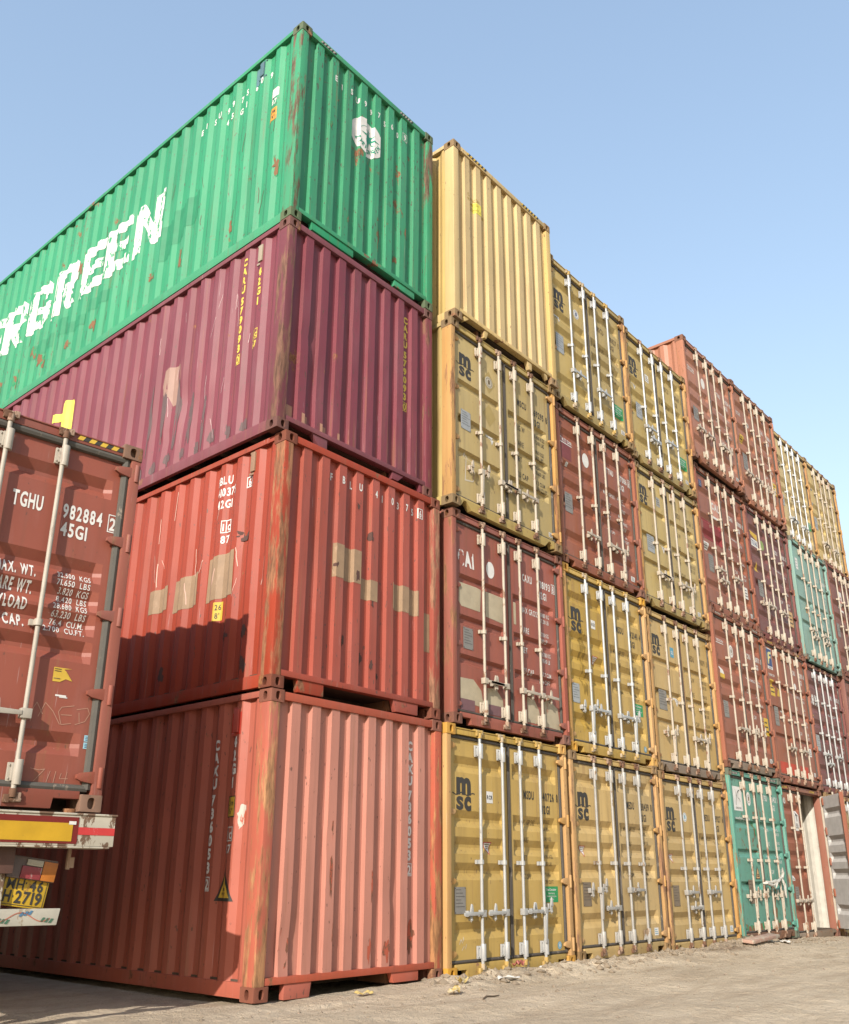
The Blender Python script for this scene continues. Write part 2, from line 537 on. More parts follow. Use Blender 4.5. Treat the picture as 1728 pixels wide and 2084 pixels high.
class Leaf:
    """pressed steel door leaf; recess list of (top z, slope, flat, slope)"""
    def __init__(s, x0, x1, z0, z1, rec, y=0.062, dep=0.044, edge=0.055, slope=0.055, seed=0):
        s.x0, s.x1, s.z0, s.z1, s.y, s.dep, s.seed = x0, x1, z0, z1, y, dep, seed
        s.xs = [x0, x0 + edge, x0 + edge + slope, x1 - edge - slope, x1 - edge, x1]; s.xd = [0, 0, 1, 1, 0, 0]
        s.zs, s.zd = [z0], [0]
        for t, a, f, b in sorted(rec, key=lambda r: r[0]):
            for z, d in ((t - a - f - b, 0), (t - a - f, 1), (t - a, 1), (t, 0)): s.zs.append(z); s.zd.append(d)
        s.zs.append(z1); s.zd.append(0)
        s.ub = s.xs; s.vb = s.zs

    def at(s, u, v, lift):
        d = s.dep * interp(s.xs, s.xd, u) * interp(s.zs, s.zd, v)
        d += 0.002 * noise.noise(Vector((u * 2 + s.seed, v * 1.5, s.seed)))
        return (u, s.y + d - lift, v)

    def mesh(s, mb):
        xs = sorted(set(s.xs + [(s.x0 + s.x1) / 2, s.x0 + 0.3, s.x1 - 0.3])); zs = []
        for a, b in zip(s.zs[:-1], s.zs[1:]):
            n = max(1, int((b - a) / 0.16)); zs += [a + (b - a) * k / n for k in range(n)]
        zs.append(s.zs[-1])
        mb.grid(xs, zs, lambda u, v: s.at(u, v, 0))
        t = 0.03
        mb.box(s.x0, s.x0 + 0.01, s.y, s.y + t, s.z0, s.z1); mb.box(s.x1 - 0.01, s.x1, s.y, s.y + t, s.z0, s.z1)


REC = {
    'A': lambda H: [(z, 0.08, 0.03, 0.07) for z in (2.29, 1.70, 1.42, 1.15, 0.55)],
    'B': lambda H: [(z, 0.03, 0.05, 0.05) for z in (1.83, 1.32, 0.84)],
    'CAI': lambda H: [(z, 0.04, 0.05, 0.03) for z in (1.83, 1.32, 0.84)],
    'C': lambda H: [(z * H / 2.6, 0.08, 0.04, 0.07) for z in (2.28, 1.72, 1.42, 1.13, 0.58)],
    'T': lambda H: [(z, 0.075, 0.03, 0.06) for z in (2.57, 1.86, 1.63, 1.44, 1.23, 0.55)],
    'D': lambda H: [(z * H / 2.88, 0.03, 0.05, 0.06) for z in (2.02, 1.52, 0.98)],
    'E': lambda H: [(z * H / 2.88, 0.08, 0.04, 0.07) for z in (2.5, 1.95, 1.62, 1.3, 0.62)],
}


def fit_mesh(mb):
    w, d, h = 0.162, 0.178, 0.118
    mb.holed((0, 0, 0), (1, 0, 0), (0, 0, 1), (0, -1, 0), w, h, w / 2, h / 2, 0.028, 0.04, 0.05)
    mb.holed((0, d, 0), (0, -1, 0), (0, 0, 1), (-1, 0, 0), d, h, d / 2, h / 2, 0.028, 0.04, 0.05)
    mb.holed((w, 0, 0), (0, 1, 0), (0, 0, 1), (1, 0, 0), d, h, d / 2, h / 2, 0.028, 0.04, 0.05)
    b = len(mb.v)
    mb.v += [(0, 0, h), (w, 0, h), (w, d, h), (0, d, h), (0, 0, 0), (w, 0, 0), (w, d, 0), (0, d, 0)]
    mb.face((b, b + 1, b + 2, b + 3)); mb.face((b + 7, b + 6, b + 5, b + 4)); mb.face((b + 3, b + 2, b + 6, b + 7))


FIT_ME = None


def fittings(root, H, mat):
    global FIT_ME
    if FIT_ME is None:
        mb = MB(); fit_mesh(mb); FIT_ME = mb.mesh('corner_fitting', 0.0, weld=True)
        bm = bmesh.new(); bm.from_mesh(FIT_ME)
        ed = [e for e in bm.edges if len(e.link_faces) == 2 and e.calc_face_angle(0) > radians(60) and
              all(min(abs(v.co.x), abs(v.co.x - 0.162)) + 0 < 1e-4 or min(abs(v.co.y), abs(v.co.y - 0.178)) < 1e-4 or min(abs(v.co.z), abs(v.co.z - 0.118)) < 1e-4 for v in e.verts)
              and sum(1 for a, L in ((0, 0.162), (1, 0.178), (2, 0.118)) if all(min(abs(v.co[a]), abs(v.co[a] - L)) < 1e-4 for v in e.verts)) >= 2]
        bmesh.ops.bevel(bm, geom=ed, offset=0.012, segments=2, affect='EDGES', profile=0.6, clamp_overlap=True)
        bm.to_mesh(FIT_ME); bm.free()
        FIT_ME.polygons.foreach_set('use_smooth', [True] * len(FIT_ME.polygons)); FIT_ME.set_sharp_from_angle(angle=radians(40))
    for x in (-0.003, W - 0.159):
        for z in (0, H - 0.118):
            for y in (-0.004, LEN - 0.174): link('corner_fitting', FIT_ME, mat, root, (x, y, z))


def shell(root, H, color, lined=False, dents=(), seed=0, simple=False):
    """sides, roof, floor and rails shared by every container; returns the left wall surface"""
    pm, rm = panel_mat(color), rail_mat(color)
    us, ds = side_profile(0.165, LEN - 0.165)
    wall = Wall('side', us, ds, 0.022, dents, seed)
    mb = MB(); n = 4 if simple else 18
    zs = [0.13 + (H - 0.18 - 0.005) * k / n for k in range(n + 1)]
    mb.grid(us, zs, lambda u, v: wall.at(-u, v, 0))
    build(mb, 'side_wall', pm, root, smooth=18)
    mb = MB(); mb.grid(us, [0.13, H - 0.05], lambda u, v: (W - 0.022 - interp(us, ds, u), u, v))
    build(mb, 'side_wall', M_LINER if lined else pm, root, smooth=18)
    for x0, x1 in ((0.004, 0.064), (W - 0.064, W - 0.004)):
        mb = MB(); mb.box(x0, x1, 0.17, LEN - 0.17, H - 0.066, H - 0.006); build(mb, 'top_rail', rm, root, 0.006)
        mb = MB(); a, b = (x0 + 0.012, x1) if x0 < 1 else (x0, x1 - 0.012)
        mb.box(a, b, 0.17, LEN - 0.17, 0.018, 0.142); build(mb, 'bottom_rail', rm, root, 0.006)
    mb = MB(); mb.box(0.05, W - 0.05, 0.1, LEN - 0.1, H - 0.03, H - 0.018); build(mb, 'roof', M_LINER if lined else pm, root)
    mb = MB(); mb.box(0.05, W - 0.05, 0.12, LEN - 0.1, 0.13, 0.16)
    for k in range(1, 24): mb.box(0.06, W - 0.06, 0.5 * k, 0.5 * k + 0.05, 0.03, 0.13)
    build(mb, 'floor', M_FLOOR, root)
    mb = MB(); mb.box(0.1, W - 0.1, LEN - 0.06, LEN - 0.02, 0.05, H - 0.05); build(mb, 'rear_wall', pm, root)
    return wall


def make_end(root, H, color, seed, plates, dents=()):
    """blind corrugated end wall; returns its surface"""
    fm, rm, pm = frame_mat(color), rail_mat(color), panel_mat(color)
    for s in (0, 1):
        mb = MB(); x0 = 0 if s == 0 else W - 0.115
        mb.box(x0, x0 + 0.115, 0.0, 0.166, 0.114, H - 0.114); build(mb, 'corner_post', fm, root, 0.014)
        mb = MB(); mb.box(x0, x0 + 0.115, LEN - 0.166, LEN, 0.114, H - 0.114); build(mb, 'corner_post', fm, root, 0.014)
    us, ds = end_profile(0.118, W - 0.118)
    wall = Wall('end', us, ds, 0.018, dents, seed)
    mb = MB(); n = 22; zs = [0.165 + (H - 0.075 - 0.165) * k / n for k in range(n + 1)]
    mb.grid(us, zs, lambda u, v: wall.at(u, v, 0)); build(mb, 'end_wall', panel_mat('salmon_end') if color == 'salmon' else pm, root, smooth=18)
    mb = MB(); mb.box(0.155, W - 0.155, 0.004, 0.09, H - 0.09, H - 0.012); build(mb, 'top_rail', rm, root, 0.006)
    mb = MB(); mb.box(0.117, W - 0.117, 0.006, 0.1, 0.122, 0.18); build(mb, 'bottom_rail', rm, root, 0.006)
    for (a, b, z, ta, tb) in plates:
        mb = MB(); mb.prism([(a + ta, z), (b - tb, z), (b, 0.123), (a, 0.123)], 0.02, 0.08); build(mb, 'underframe_plate', rm, root, 0.004)
    mb = MB(); mb.box(0.62, 0.66, 0.12, 3.2, 0.02, 0.13); mb.box(1.72, 1.76, 0.12, 3.2, 0.02, 0.13)
    mb.box(0.16, W - 0.16, 3.2, 3.3, 0.02, 0.13); build(mb, 'gooseneck_tunnel', M_RUST, root)
    return wall


BARX = (0.60, 1.03, 1.39, 1.81)


def guide_mesh(mb):
    mb.box(-0.05, 0.05, 0.026, 0.05, -0.065, 0.065)
    mb.tube([(0.012, 0.0, -0.085), (0.012, 0.0, 0.085)], 0.031, 12)
    mb.box(-0.03, 0.036, 0.0, 0.03, -0.06, 0.06)
    for x in (-0.038,):
        for z in (-0.045, 0.045): mb.tube([(x, 0.018, z), (x, 0.03, z)], 0.009, 6, 1)


def clamp_mesh(mb):
    mb.box(-0.055, 0.03, 0.02, 0.05, -0.022, 0.022); mb.tube([(0, 0, -0.024), (0, 0, 0.024)], 0.03, 12)
    mb.box(-0.03, 0.03, 0.0, 0.03, -0.02, 0.02)


def cam_mesh(mb):
    mb.tube([(0, 0, -0.06), (0, 0, 0.0)], 0.027, 10)
    mb.box(-0.055, -0.02, -0.01, 0.06, -0.035, 0.025); mb.box(0.02, 0.058, -0.012, 0.06, -0.02, 0.035)
    mb.tube([(-0.06, 0.005, 0.012), (0.06, 0.005, 0.018)], 0.017, 8); mb.box(-0.05, 0.05, 0.028, 0.066, -0.04, 0.045)


def handle_mesh(mb):
    mb.box(-0.035, 0.04, -0.03, 0.03, -0.035, 0.035)
    mb.prism([(-0.03, -0.016), (-0.03, 0.016), (-0.2, 0.02), (-0.35, 0.016), (-0.35, -0.016), (-0.2, -0.02)], -0.035, -0.02)


def catch_mesh(mb):
    mb.box(-0.03, 0.03, 0.0, 0.05, -0.03, 0.03)
    mb.prism([(-0.028, 0.0), (0.028, 0.0), (0.016, 0.085), (-0.004, 0.1), (-0.016, 0.06)], -0.03, -0.012)
    mb.prism([(-0.02, 0.0), (0.022, 0.0), (0.018, -0.05), (0.0, -0.085), (-0.018, -0.05)], -0.02, -0.005)
    mb.tube([(0, -0.03, -0.06), (0, 0.02, -0.06)], 0.012, 8)


def hinge_mesh(mb):
    # blade toward -x, knuckle at x=0
    mb.prism([(0.01, -0.05), (0.01, 0.05), (-0.12, 0.03), (-0.155, 0.014), (-0.155, -0.014), (-0.12, -0.03)], 0.005, 0.035)
    mb.tube([(0.022, 0.01, -0.075), (0.022, 0.01, 0.075)], 0.022, 10)


def make_doors(root, H, color, style, bars=M_BARC, cam=None, handles=(0, 0, 0, 0), hz=0.63, seed=0, notch='rect', gask=M_GASK, closed=(1, 1), thick=1.0,
               barx=BARX, sill_mat=None, hz2=None):
    """frame and two door leaves; returns (left door, right door, left leaf, right leaf)"""
    cam = cam or M_CAM
    fm, rm, pm = frame_mat(color), rail_mat(color), panel_mat(color)
    for s in (0, 1):
        x0 = 0 if s == 0 else W - 0.082
        mb = MB(); mb.box(x0, x0 + 0.082, 0.004, 0.166, 0.112, H - 0.112); build(mb, 'corner_post', fm, root, 0.012)
        mb = MB(); mb.box(x0, x0 + 0.082, LEN - 0.166, LEN, 0.112, H - 0.112); build(mb, 'corner_post', fm, root, 0.012)
    mb = MB(); mb.box(0.158, W - 0.158, 0.02, 0.14, H - 0.105, H - 0.035); mb.box(0.083, W - 0.083, 0.075, 0.14, H - 0.125, H - 0.106)
    mb.box(0.158, W - 0.158, 0.01, 0.06, H - 0.042, H - 0.03)
    build(mb, 'door_header', pm, root, 0.004)
    if notch == 'rect':
        poly = [(0.16, 0.085), (0.345, 0.085), (0.355, 0.012), (W - 0.355, 0.012), (W - 0.345, 0.085), (W - 0.16, 0.085), (W - 0.16, 0.14), (0.16, 0.14)]
    else:
        poly = [(0.16, 0.03), (0.2, 0.03), (0.25, 0.105), (0.3, 0.105), (0.4, 0.012), (W - 0.4, 0.012), (W - 0.3, 0.105), (W - 0.25, 0.105), (W - 0.2, 0.03), (W - 0.16, 0.03), (W - 0.16, 0.14), (0.16, 0.14)]
    mb = MB(); mb.prism(poly, 0.02, 0.1); mb.box(0.083, W - 0.083, 0.06, 0.12, 0.141, 0.15); build(mb, 'door_sill', sill_mat or rm, root, 0.004)
    z0, z1 = 0.165, H - 0.135
    out = []
    rec = REC[style](H)
    for s, (x0, x1) in enumerate(((0.135, 1.195), (1.243, W - 0.135))):
        leaf = Leaf(x0, x1, z0, z1, rec, seed=seed + s)
        mb = MB(); leaf.mesh(mb)
        door = build(mb, 'door', pm, root, smooth=14)
        if not closed[s]:
            out += [(door, leaf)]; continue
        # rubber seal round the leaf
        mb = MB(); r = 0.021 * thick
        lx, rx = (0.108, 1.205) if s == 0 else (1.233, W - 0.108)
        yy = 0.06 if thick == 1 else 0.05
        mb.tube([(lx, yy, z0 - 0.012), (lx, yy, z1 + 0.012)], r if s == 0 else r * 0.7, 8)
        mb.tube([(rx, yy, z0 - 0.012), (rx, yy, z1 + 0.012)], r if s == 1 else r * 0.7, 8)
        mb.tube([(lx, yy, z1 + 0.006), (rx, yy, z1 + 0.006)], r, 8); mb.tube([(lx, yy, z0 - 0.006), (rx, yy, z0 - 0.006)], r * 0.85, 8)
        build(mb, 'gasket', gask, door)
        for i in (0, 1):
            bx = barx[2 * s + i]
            mb = MB(); mb.tube([(0, 0, 0.07), (0, 0, H - 0.06)], 0.0175, 12)
            link('locking_bar', mb.mesh('locking_bar'), bars, door, (bx, 0.004, 0))
            for z in (0.24, H - 0.26): cached('guide', guide_mesh, 'bar_guide', [bars, M_GASK], door, (bx, 0.004, z), bevel=0.004)
            cached('clamp', clamp_mesh, 'bar_clamp', bars, door, (bx, 0.004, 1.16 if H < 2.75 else 1.3))
            if H > 2.75 and style != 'T': cached('clamp', clamp_mesh, 'bar_clamp', bars, door, (bx, 0.004, 2.02))
            cached('cam', cam_mesh, 'bar_cam', cam, door, (bx, 0.004, H - 0.055), bevel=0.004)
            cached('cam', cam_mesh, 'bar_cam', cam, door, (bx, 0.004, 0.07), (0, pi, 0), bevel=0.004)
            hd = handles[2 * s + i]; hh = hz if i == 0 or hz2 is None else hz2
            if hd is not None:
                ang = {0: 0, 180: pi, 'd': -pi / 2 + 0.08}[hd]
                dirx = -1 if hd in (0, 'd') else 1
                zh = hh
                cached('handle', handle_mesh, 'door_handle', bars, door, (bx, 0.0, zh), (0, ang, 0), bevel=0.004)
                cached('catch', catch_mesh, 'handle_catch', bars, door, (bx + dirx * 0.2, 0.012, zh), bevel=0.003)
                if hd == 'd': cached('catch', catch_mesh, 'handle_catch', bars, door, (bx + 0.14, 0.012, zh + 0.05), bevel=0.003)
        for k in range(4 if H < 2.75 else 5):
            z = 0.24 + (H - 0.47) * k / (3 if H < 2.75 else 4)
            if s == 1: cached('hinge', hinge_mesh, 'hinge', fm, door, (W - 0.05, 0.0, z), bevel=0.004)
            else: cached('hinge', hinge_mesh, 'hinge', fm, door, (0.05, 0.035, z), (0, 0, pi) if False else (0, pi, 0), bevel=0.004)
        out += [(door, leaf)]
    (dl, ll), (dr, lr) = out
    return dl, dr, ll, lr


# ------------------------------------------------------------------ door markings


def msc_logo(door, leaf, x=0.32, zc=1.875, s=1.0, mat=None):
    d = Decal()
    d.text('m', x, zc + 0.005, 0.245 * s, heavy=2, align='C', width=0.26 * s)
    d.text('s', x - 0.07 * s, zc - 0.168 * s, 0.205 * s, heavy=1, align='C', width=0.125 * s); d.text('c', x + 0.07 * s, zc - 0.168 * s, 0.205 * s, heavy=2, align='C', width=0.125 * s)
    # the glyph box of lower-case letters is x-height; add the wave under the m
    w = 0.2 * s
    pts = [(x - w + 2 * w * k / 20, zc - 0.002 + 0.014 * s * sin(k / 20 * 4 * pi + 2.6)) for k in range(21)]
    d.stroke(pts, 0.012 * s)
    return d.build('logo', mat or M_BLACK, door, leaf)


def number(door, leaf, pre, dig, chk, typ, m, z=1.93, h=0.095, boxed=True, x=(1.48, 1.84, 2.195)):
    d = Decal(); d.text(pre, x[0], z, h, heavy=1, width=0.22); d.build('owner_code', m, door, leaf)
    d = Decal(); d.text(dig, x[1], z, h, heavy=1, width=0.3); d.build('serial_number', m, door, leaf)
    d = Decal(); d.text(chk, x[2] + 0.018, z, h, cond=0.55, heavy=1, align='C')
    if boxed: d.frame(x[2] - 0.025, z - 0.018, x[2] + 0.062, z + h + 0.018, 0.009)
    d.build('check_digit', m, door, leaf)
    d = Decal(); d.text(typ, x[1] + 0.01, z - h * 1.55, h, heavy=1, width=0.19); d.build('size_code', m, door, leaf)


def weights(door, leaf, m, rows, z=1.62, step=0.24, h=0.062, x=(1.42, 1.86)):
    for i, (a, b, c) in enumerate(rows):
        d = Decal(); d.text(a, x[0], z - i * step, h, cond=0.6); d.build('weight_heading', m, door, leaf)
        for t_, zz_ in ((b, 0.03), (c, -0.055)):
            d = Decal(); d.text(t_, x[1], z - i * step + zz_, h * 0.72, cond=0.6); d.build('weight_line', m, door, leaf)


W_MSC = [('MAX. GROSS', '32.500 KGS.', '71.650 LBS.'), ('TARE', '3.540 KGS.', '7.800 LBS.'), ('NET', '28.960 KGS.', '63.850 LBS.'), ('CU.CAP.', '67.7 CU.M.', '2.391 CU.FT.')]
W_OLD = [('M.G.W', '30.480 KGS', '67.200 LBS'), ('TARE', '3.900 KGS', '8.600 LBS'), ('NET', '26.580 KGS', '58.600 LBS'), ('CU CAP', '67.5 CU.M', '2.384 CU.FT')]
W_CAI = [('MAX GROSS', '30480 KG', '67200 LB'), ('TARE', '3700 KG', '8160 LB'), ('NET', '26780 KG', '59040 LB'), ('CU CAP', '67.7 CUM', '2394 CUFT')]


def plate(door, leaf, x0, z0, x1, z1, m=None):
    o = Decal(); o.rect(x0, z0, x1, z1, 0.006, 0)
    for k in range(6): o.rect(x0 + 0.02, z1 - 0.03 - k * (z1 - z0 - 0.05) / 6.5, x0 + 0.02 + (x1 - x0 - 0.04) * (0.6 + 0.4 * ((k * 7) % 3) / 2), z1 - 0.026 - k * (z1 - z0 - 0.05) / 6.5, 0.008, 1)
    for px in (x0 + 0.012, x1 - 0.012):
        for pz in (z0 + 0.012, z1 - 0.012): o.disc(px, pz, 0.006, 0.009, 1, 8)
    fs = Flat(leaf.y); fs.shift = getattr(leaf, 'shift', 0.0)
    return o.build('data_plate', [m or M_PLATE, M_BLACK], door, fs)


def triangle_sticker(door, leaf, x, z, s=0.085, red=True):
    d = Decal()
    d.poly([(x - s, z + s * 0.85), (x + s, z + s * 0.85), (x, z - s * 0.95)], 0.003, 1 if red else 0)
    d.poly([(x - s * 0.8, z + s * 0.72), (x + s * 0.8, z + s * 0.72), (x, z - s * 0.68)], 0.005, 0)
    for k in range(3): d.rect(x - s * (0.5 - 0.13 * k), z + s * (0.45 - 0.27 * k), x + s * (0.5 - 0.13 * k), z + s * (0.55 - 0.27 * k), 0.007, 2)
    return d.build('sticker', [M_WHITE, M_RED, M_FADED], door, leaf)


def eco_sticker(door, leaf, x0=1.86, z0=0.72, x1=2.15, z1=0.9):
    d = Decal(); d.rect(x0, z0, x1, z1, 0.003, 0); h = z1 - z0; c = (x0 + x1) / 2
    d.text('Eco-Container', c, z1 - 0.27 * h, 0.16 * h, 1, 0.72, 0.005, heavy=1, align='C')
    for k, t in enumerate(('Bamboo Flooring', 'Waterborne Paint System', 'IMO Tested')): d.text(t, c, z1 - (0.48 + 0.19 * k) * h, 0.11 * h, 1, 0.62, 0.005, align='C', word=0.25)
    return d.build('sticker', [M_GREENS, M_WHITE], door, leaf)


def small_sticker(door, leaf, x, z, w=0.11, h=0.1, m=None, txt=None, m2=None, th=0.035):
    d = Decal(); d.rect(x - w / 2, z - h / 2, x + w / 2, z + h / 2, 0.003, 0)
    if txt: d.text(txt, x, z - th / 2, th, 1, 0.75, 0.005, heavy=1, align='C')
    else:
        for k in range(3): d.rect(x - w * 0.38, z - h * 0.3 + k * h * 0.25, x + w * (0.38 - 0.1 * k), z - h * 0.22 + k * h * 0.25, 0.005, 1)
    return d.build('sticker', [m or M_WHITE, m2 or M_BLACK], door, leaf)


def round_sticker(door, leaf, x, z, r=0.08, m=None, emblem=True, ry=None, m2=None):
    d = Decal(); d.disc(x, z, r, 0.003, 0, ry=ry)
    if emblem: d.ring(x, z, r * 0.72, r * 0.8, 0.005, 1); d.blob(x, z, r * 0.32, r * 0.45, 3, 0.005, 1)
    return d.build('sticker', [m or M_WHITE, m2 or M_FADED], door, leaf)


def chalk(door, surf, strokes, w=0.008, m=None):
    d = Decal()
    for s in strokes: d.stroke(s, w)
    return d.build('chalk_scribble', m or M_CHALK, door, surf)


def hazard(root, H, spans, n=4, ma=None, mb_=None, z=(-0.085, -0.048), y=0.02):
    ma = flat('dull_white_tape', (0.42, 0.38, 0.33)) if ma is M_WHITE else ma
    for x0, x1 in spans:
        d = Decal(); st = (x1 - x0) / n
        for k in range(n):
            a = x0 + k * st; h = z[1] - z[0]
            d.poly([(a, H + z[0]), (a + st * 0.5, H + z[0]), (a + st * 0.5 + h * 0.6, H + z[1]), (a + h * 0.6, H + z[1])], 0.004, 0)
            d.poly([(a + st * 0.5, H + z[0]), (a + st, H + z[0]), (a + st + h * 0.6, H + z[1]), (a + st * 0.5 + h * 0.6, H + z[1])], 0.004, 1)
        d.build('hazard_tape', [ma or M_YSIGN, mb_ or M_BLACK], root, Flat(y))


def triton_mark(door, leaf, x=0.12, z=None, s=1.0):
    d = Decal(); e = d.text('TRITON', x, z, 0.06 * s, cond=0.75, heavy=1, gap=0.2); d.rect(x - 0.01, z - 0.028 * s, e + 0.01, z - 0.016 * s)
    return d.build('logo', M_WHITE, door, leaf)


def ic_mark(d, u, v, s, m=0):
    d.frame(u - 0.075 * s, v, u + 0.075 * s, v + 0.17 * s, 0.012 * s, m=m)
    d.rect(u - 0.01 * s, v + 0.012 * s, u + 0.0 * s, v + 0.158 * s, m=m)
    d.text('i', u - 0.042 * s, v + 0.03 * s, 0.1 * s, m, cond=0.8, heavy=1, align='C'); d.text('c', u + 0.04 * s, v + 0.03 * s, 0.115 * s, m, cond=0.75, heavy=1, align='C')
    d.text('87', u, v - 0.135 * s, 0.1 * s, m, cond=0.8, heavy=1, align='C')


# ------------------------------------------------------------------ the stack
PITCH = 2.5208
STACK = {  # (column, tier): dx, dy, z0, height
    (1, 1): (0, 0, 0.0, 2.629), (1, 2): (0.002, 0.024, 2.646, 2.643), (1, 3): (-0.086, 0.074, 5.309, 2.62), (1, 4): (-0.089, 0.067, 7.933, 2.88),
    (2, 1): (-0.049, -0.044, -0.006, 2.626), (2, 2): (0.069, -0.048, 2.635, 2.613), (2, 3): (-0.001, -0.108, 5.269, 2.627), (2, 4): (0.022, -0.148, 7.902, 2.916),
    (3, 1): (-0.012, -0.025, 0.022, 2.56), (3, 2): (0.077, 0.0, 2.587, 2.64), (3, 3): (0.082, -0.013, 5.244, 2.55), (3, 4): (-0.042, -0.081, 7.809, 2.603),
    (4, 1): (0.017, -0.003, -0.023, 2.564), (4, 2): (0.125, 0.05, 2.563, 2.593), (4, 3): (-0.008, -0.009, 5.207, 2.514), (4, 4): (-0.114, -0.06, 7.745, 2.563),
    (5, 1): (0.047, -0.01, 0.0, 2.806), (5, 2): (0.029, -0.016, 2.818, 2.887), (5, 3): (0.077, 0.042, 5.716, 2.933), (5, 4): (-0.101, -0.067, 8.669, 2.718),
    (6, 1): (-0.017, 0.055, -0.089, 2.846), (6, 2): (0.021, 0.01, 2.765, 2.885), (6, 3): (0.028, 0.052, 5.66, 2.94), (6, 4): (-0.079, -0.01, 8.612, 2.909),
    (7, 1): (0.0, 0.0, -0.12, 2.86), (7, 2): (0.005, 0.078, 2.75, 2.86), (7, 3): (0.0, 0.0, 5.62, 2.94), (7, 4): (-0.016, 0.104, 8.571, 2.871),
    (8, 1): (0.0, 0.0, -0.1, 2.893), (8, 2): (0.0, 0.0, 2.8, 2.893), (8, 3): (0.0, 0.0, 5.7, 2.93), (8, 4): (-0.03, 0.148, 8.65, 2.876),
}
GROUP = 'shipping containers stacked in the wall'


def new_container(k, label):
    dx, dy, z0, H = STACK[k]
    t = thing('shipping_container', label, 'container', ((k[0] - 1) * PITCH + dx, dy, z0), 0, GROUP)
    return t, H


def door_box(k, label, color, style, seed, **kw):
    t, H = new_container(k, label)
    wall = shell(t, H, color, lined=kw.pop('lined', False), seed=seed, simple=k[0] > 2 and k != (5, 4))
    fittings(t, H, fit_mat(color))
    dl, dr, ll, lr = make_doors(t, H, color, style, seed=seed, **kw)
    ll.shift = lr.shift = 0.05 if k[0] < 5 else 0.08
    return t, H, dl, dr, ll, lr


def end_box(k, label, color, seed, plates, dents=(), sdents=()):
    t, H = new_container(k, label)
    side = shell(t, H, color, dents=sdents, seed=seed)
    fittings(t, H, fit_mat(color))
    end = make_end(t, H, color, seed, plates, dents)
    return t, H, side, end


def vertical_number(d, u, ztop, pre, dig, chk, h, m=0, cond=0.62, pitch=1.3):
    cond = 0.85; z = d.text(pre, u, ztop, h, m, cond, vertical=True, heavy=2, pitch=pitch)
    z -= h * 0.35; z = d.text(dig, u, z, h, m, cond, vertical=True, heavy=2, pitch=pitch)
    z -= h * 0.25
    d.frame(u - h * 0.42, z - h * 1.18, u + h * 0.42, z + h * 0.18, h * 0.09, m=m)
    d.text(chk, u, z, h, m, cond, vertical=True, heavy=1)


def bracket(root, x, y, z, m):
    mb = MB(); mb.box(x - 0.03, x + 0.006, y - 0.035, y + 0.035, z - 0.11, z + 0.11); mb.box(x - 0.012, x + 0.006, y - 0.07, y + 0.07, z - 0.14, z - 0.11); mb.box(x - 0.012, x + 0.006, y - 0.07, y + 0.07, z + 0.11, z + 0.13)
    build(mb, 'document_holder', m, root, 0.006)


def scuffs(root, surf, mat, n, u0, u1, z0, z1, seed, w=0.006, ln=0.3, name='scratch'):
    rnd = random.Random(seed)
    for i in range(n):
        u = rnd.uniform(u0, u1); z = rnd.uniform(z0, z1); L_ = rnd.uniform(0.3, 1.0) * ln; sl = rnd.uniform(-0.06, 0.06)
        d = Decal(); d.stroke([(u + sl * k / 4 + 0.006 * rnd.uniform(-1, 1), z + L_ * k / 4) for k in range(5)], w * rnd.uniform(0.5, 1.3), 0.0035)
        d.build(name, mat, root, surf)


# --- column 1, bottom: salmon
t, H, side, end = end_box((1, 1), 'salmon pink corrugated container on the ground at the near corner, below the red-orange one', 'salmon', 11,
                          [(0.345, 0.66, -0.005, 0.0, 0.02), (1.69, 2.09, 0.03, 0.04, 0.0)],
                          dents=[(0.33, 0.42, 0.1, 0.2, 0.03), (0.82, 1.3, 0.05, 0.12, 0.02), (1.62, 0.85, 0.05, 0.1, 0.02)],
                          sdents=[(y, 1.98, 0.04, 0.04, 0.012) for y in (0.85, 1.12, 1.42, 1.7, 1.98, 2.27)])
d = Decal(); vertical_number(d, 1.985, 2.36, 'CAXU', '736053', '2', 0.092); d.build('container_number', M_WHITE, t, end)
d = Decal(); vertical_number(d, -0.78, 2.22, 'CAXU', '736053', '2', 0.092)
d.text('42G1', -0.51, 2.23, 0.092, 0, 0.85, vertical=True, heavy=2, pitch=1.35); d.build('container_number', M_WHITE, t, side)
d = Decal(); d.rect(-0.59, 1.5, -0.45, 1.69, 0.003, 1); d.rect(-0.58, 1.51, -0.46, 1.68, 0.004, 0)
d.text('2,6m', -0.52, 1.605, 0.05, 1, 0.62, 0.006, heavy=1, align='C'); d.text("8'6\"", -0.52, 1.53, 0.05, 1, 0.62, 0.006, heavy=1, align='C'); d.build('height_sign', [M_YSIGN, M_BLACK], t, side)
d = Decal(); ic_mark(d, -0.515, 1.29, 0.75); d.build('rail_mark', M_WHITE, t, side)
d = Decal(); d.poly([(-0.68, 0.78), (-0.4, 0.78), (-0.54, 1.06)], 0.003, 1); d.poly([(-0.635, 0.808), (-0.445, 0.808), (-0.54, 0.998)], 0.005, 0)
d.text('SUPER', -0.54, 0.868, 0.025, 1, 0.7, 0.007, heavy=1, align='C'); d.text('HEAVY', -0.54, 0.83, 0.025, 1, 0.7, 0.007, heavy=1, align='C'); d.build('warning_triangle', [M_YSIGN, M_BLACK], t, side)
d = Decal(); d.rect(-0.62, 2.25, -0.44, 2.46, 0.003); d.build('paint_patch', flat('red_patch', lin(190, 60, 45), 0.6), t, side)
bracket(t, 0.035, 0.51, 2.38, paint('holder_red', lin(185, 70, 52), 0.2))
d = Decal(); d.blob(-0.37, 1.5, 0.05, 0.11, 4); d.build('peeled_sticker', flat('peeled_paper', (0.62, 0.55, 0.47), wear=PAL['salmon'], wear_amt=0.6), t, side)
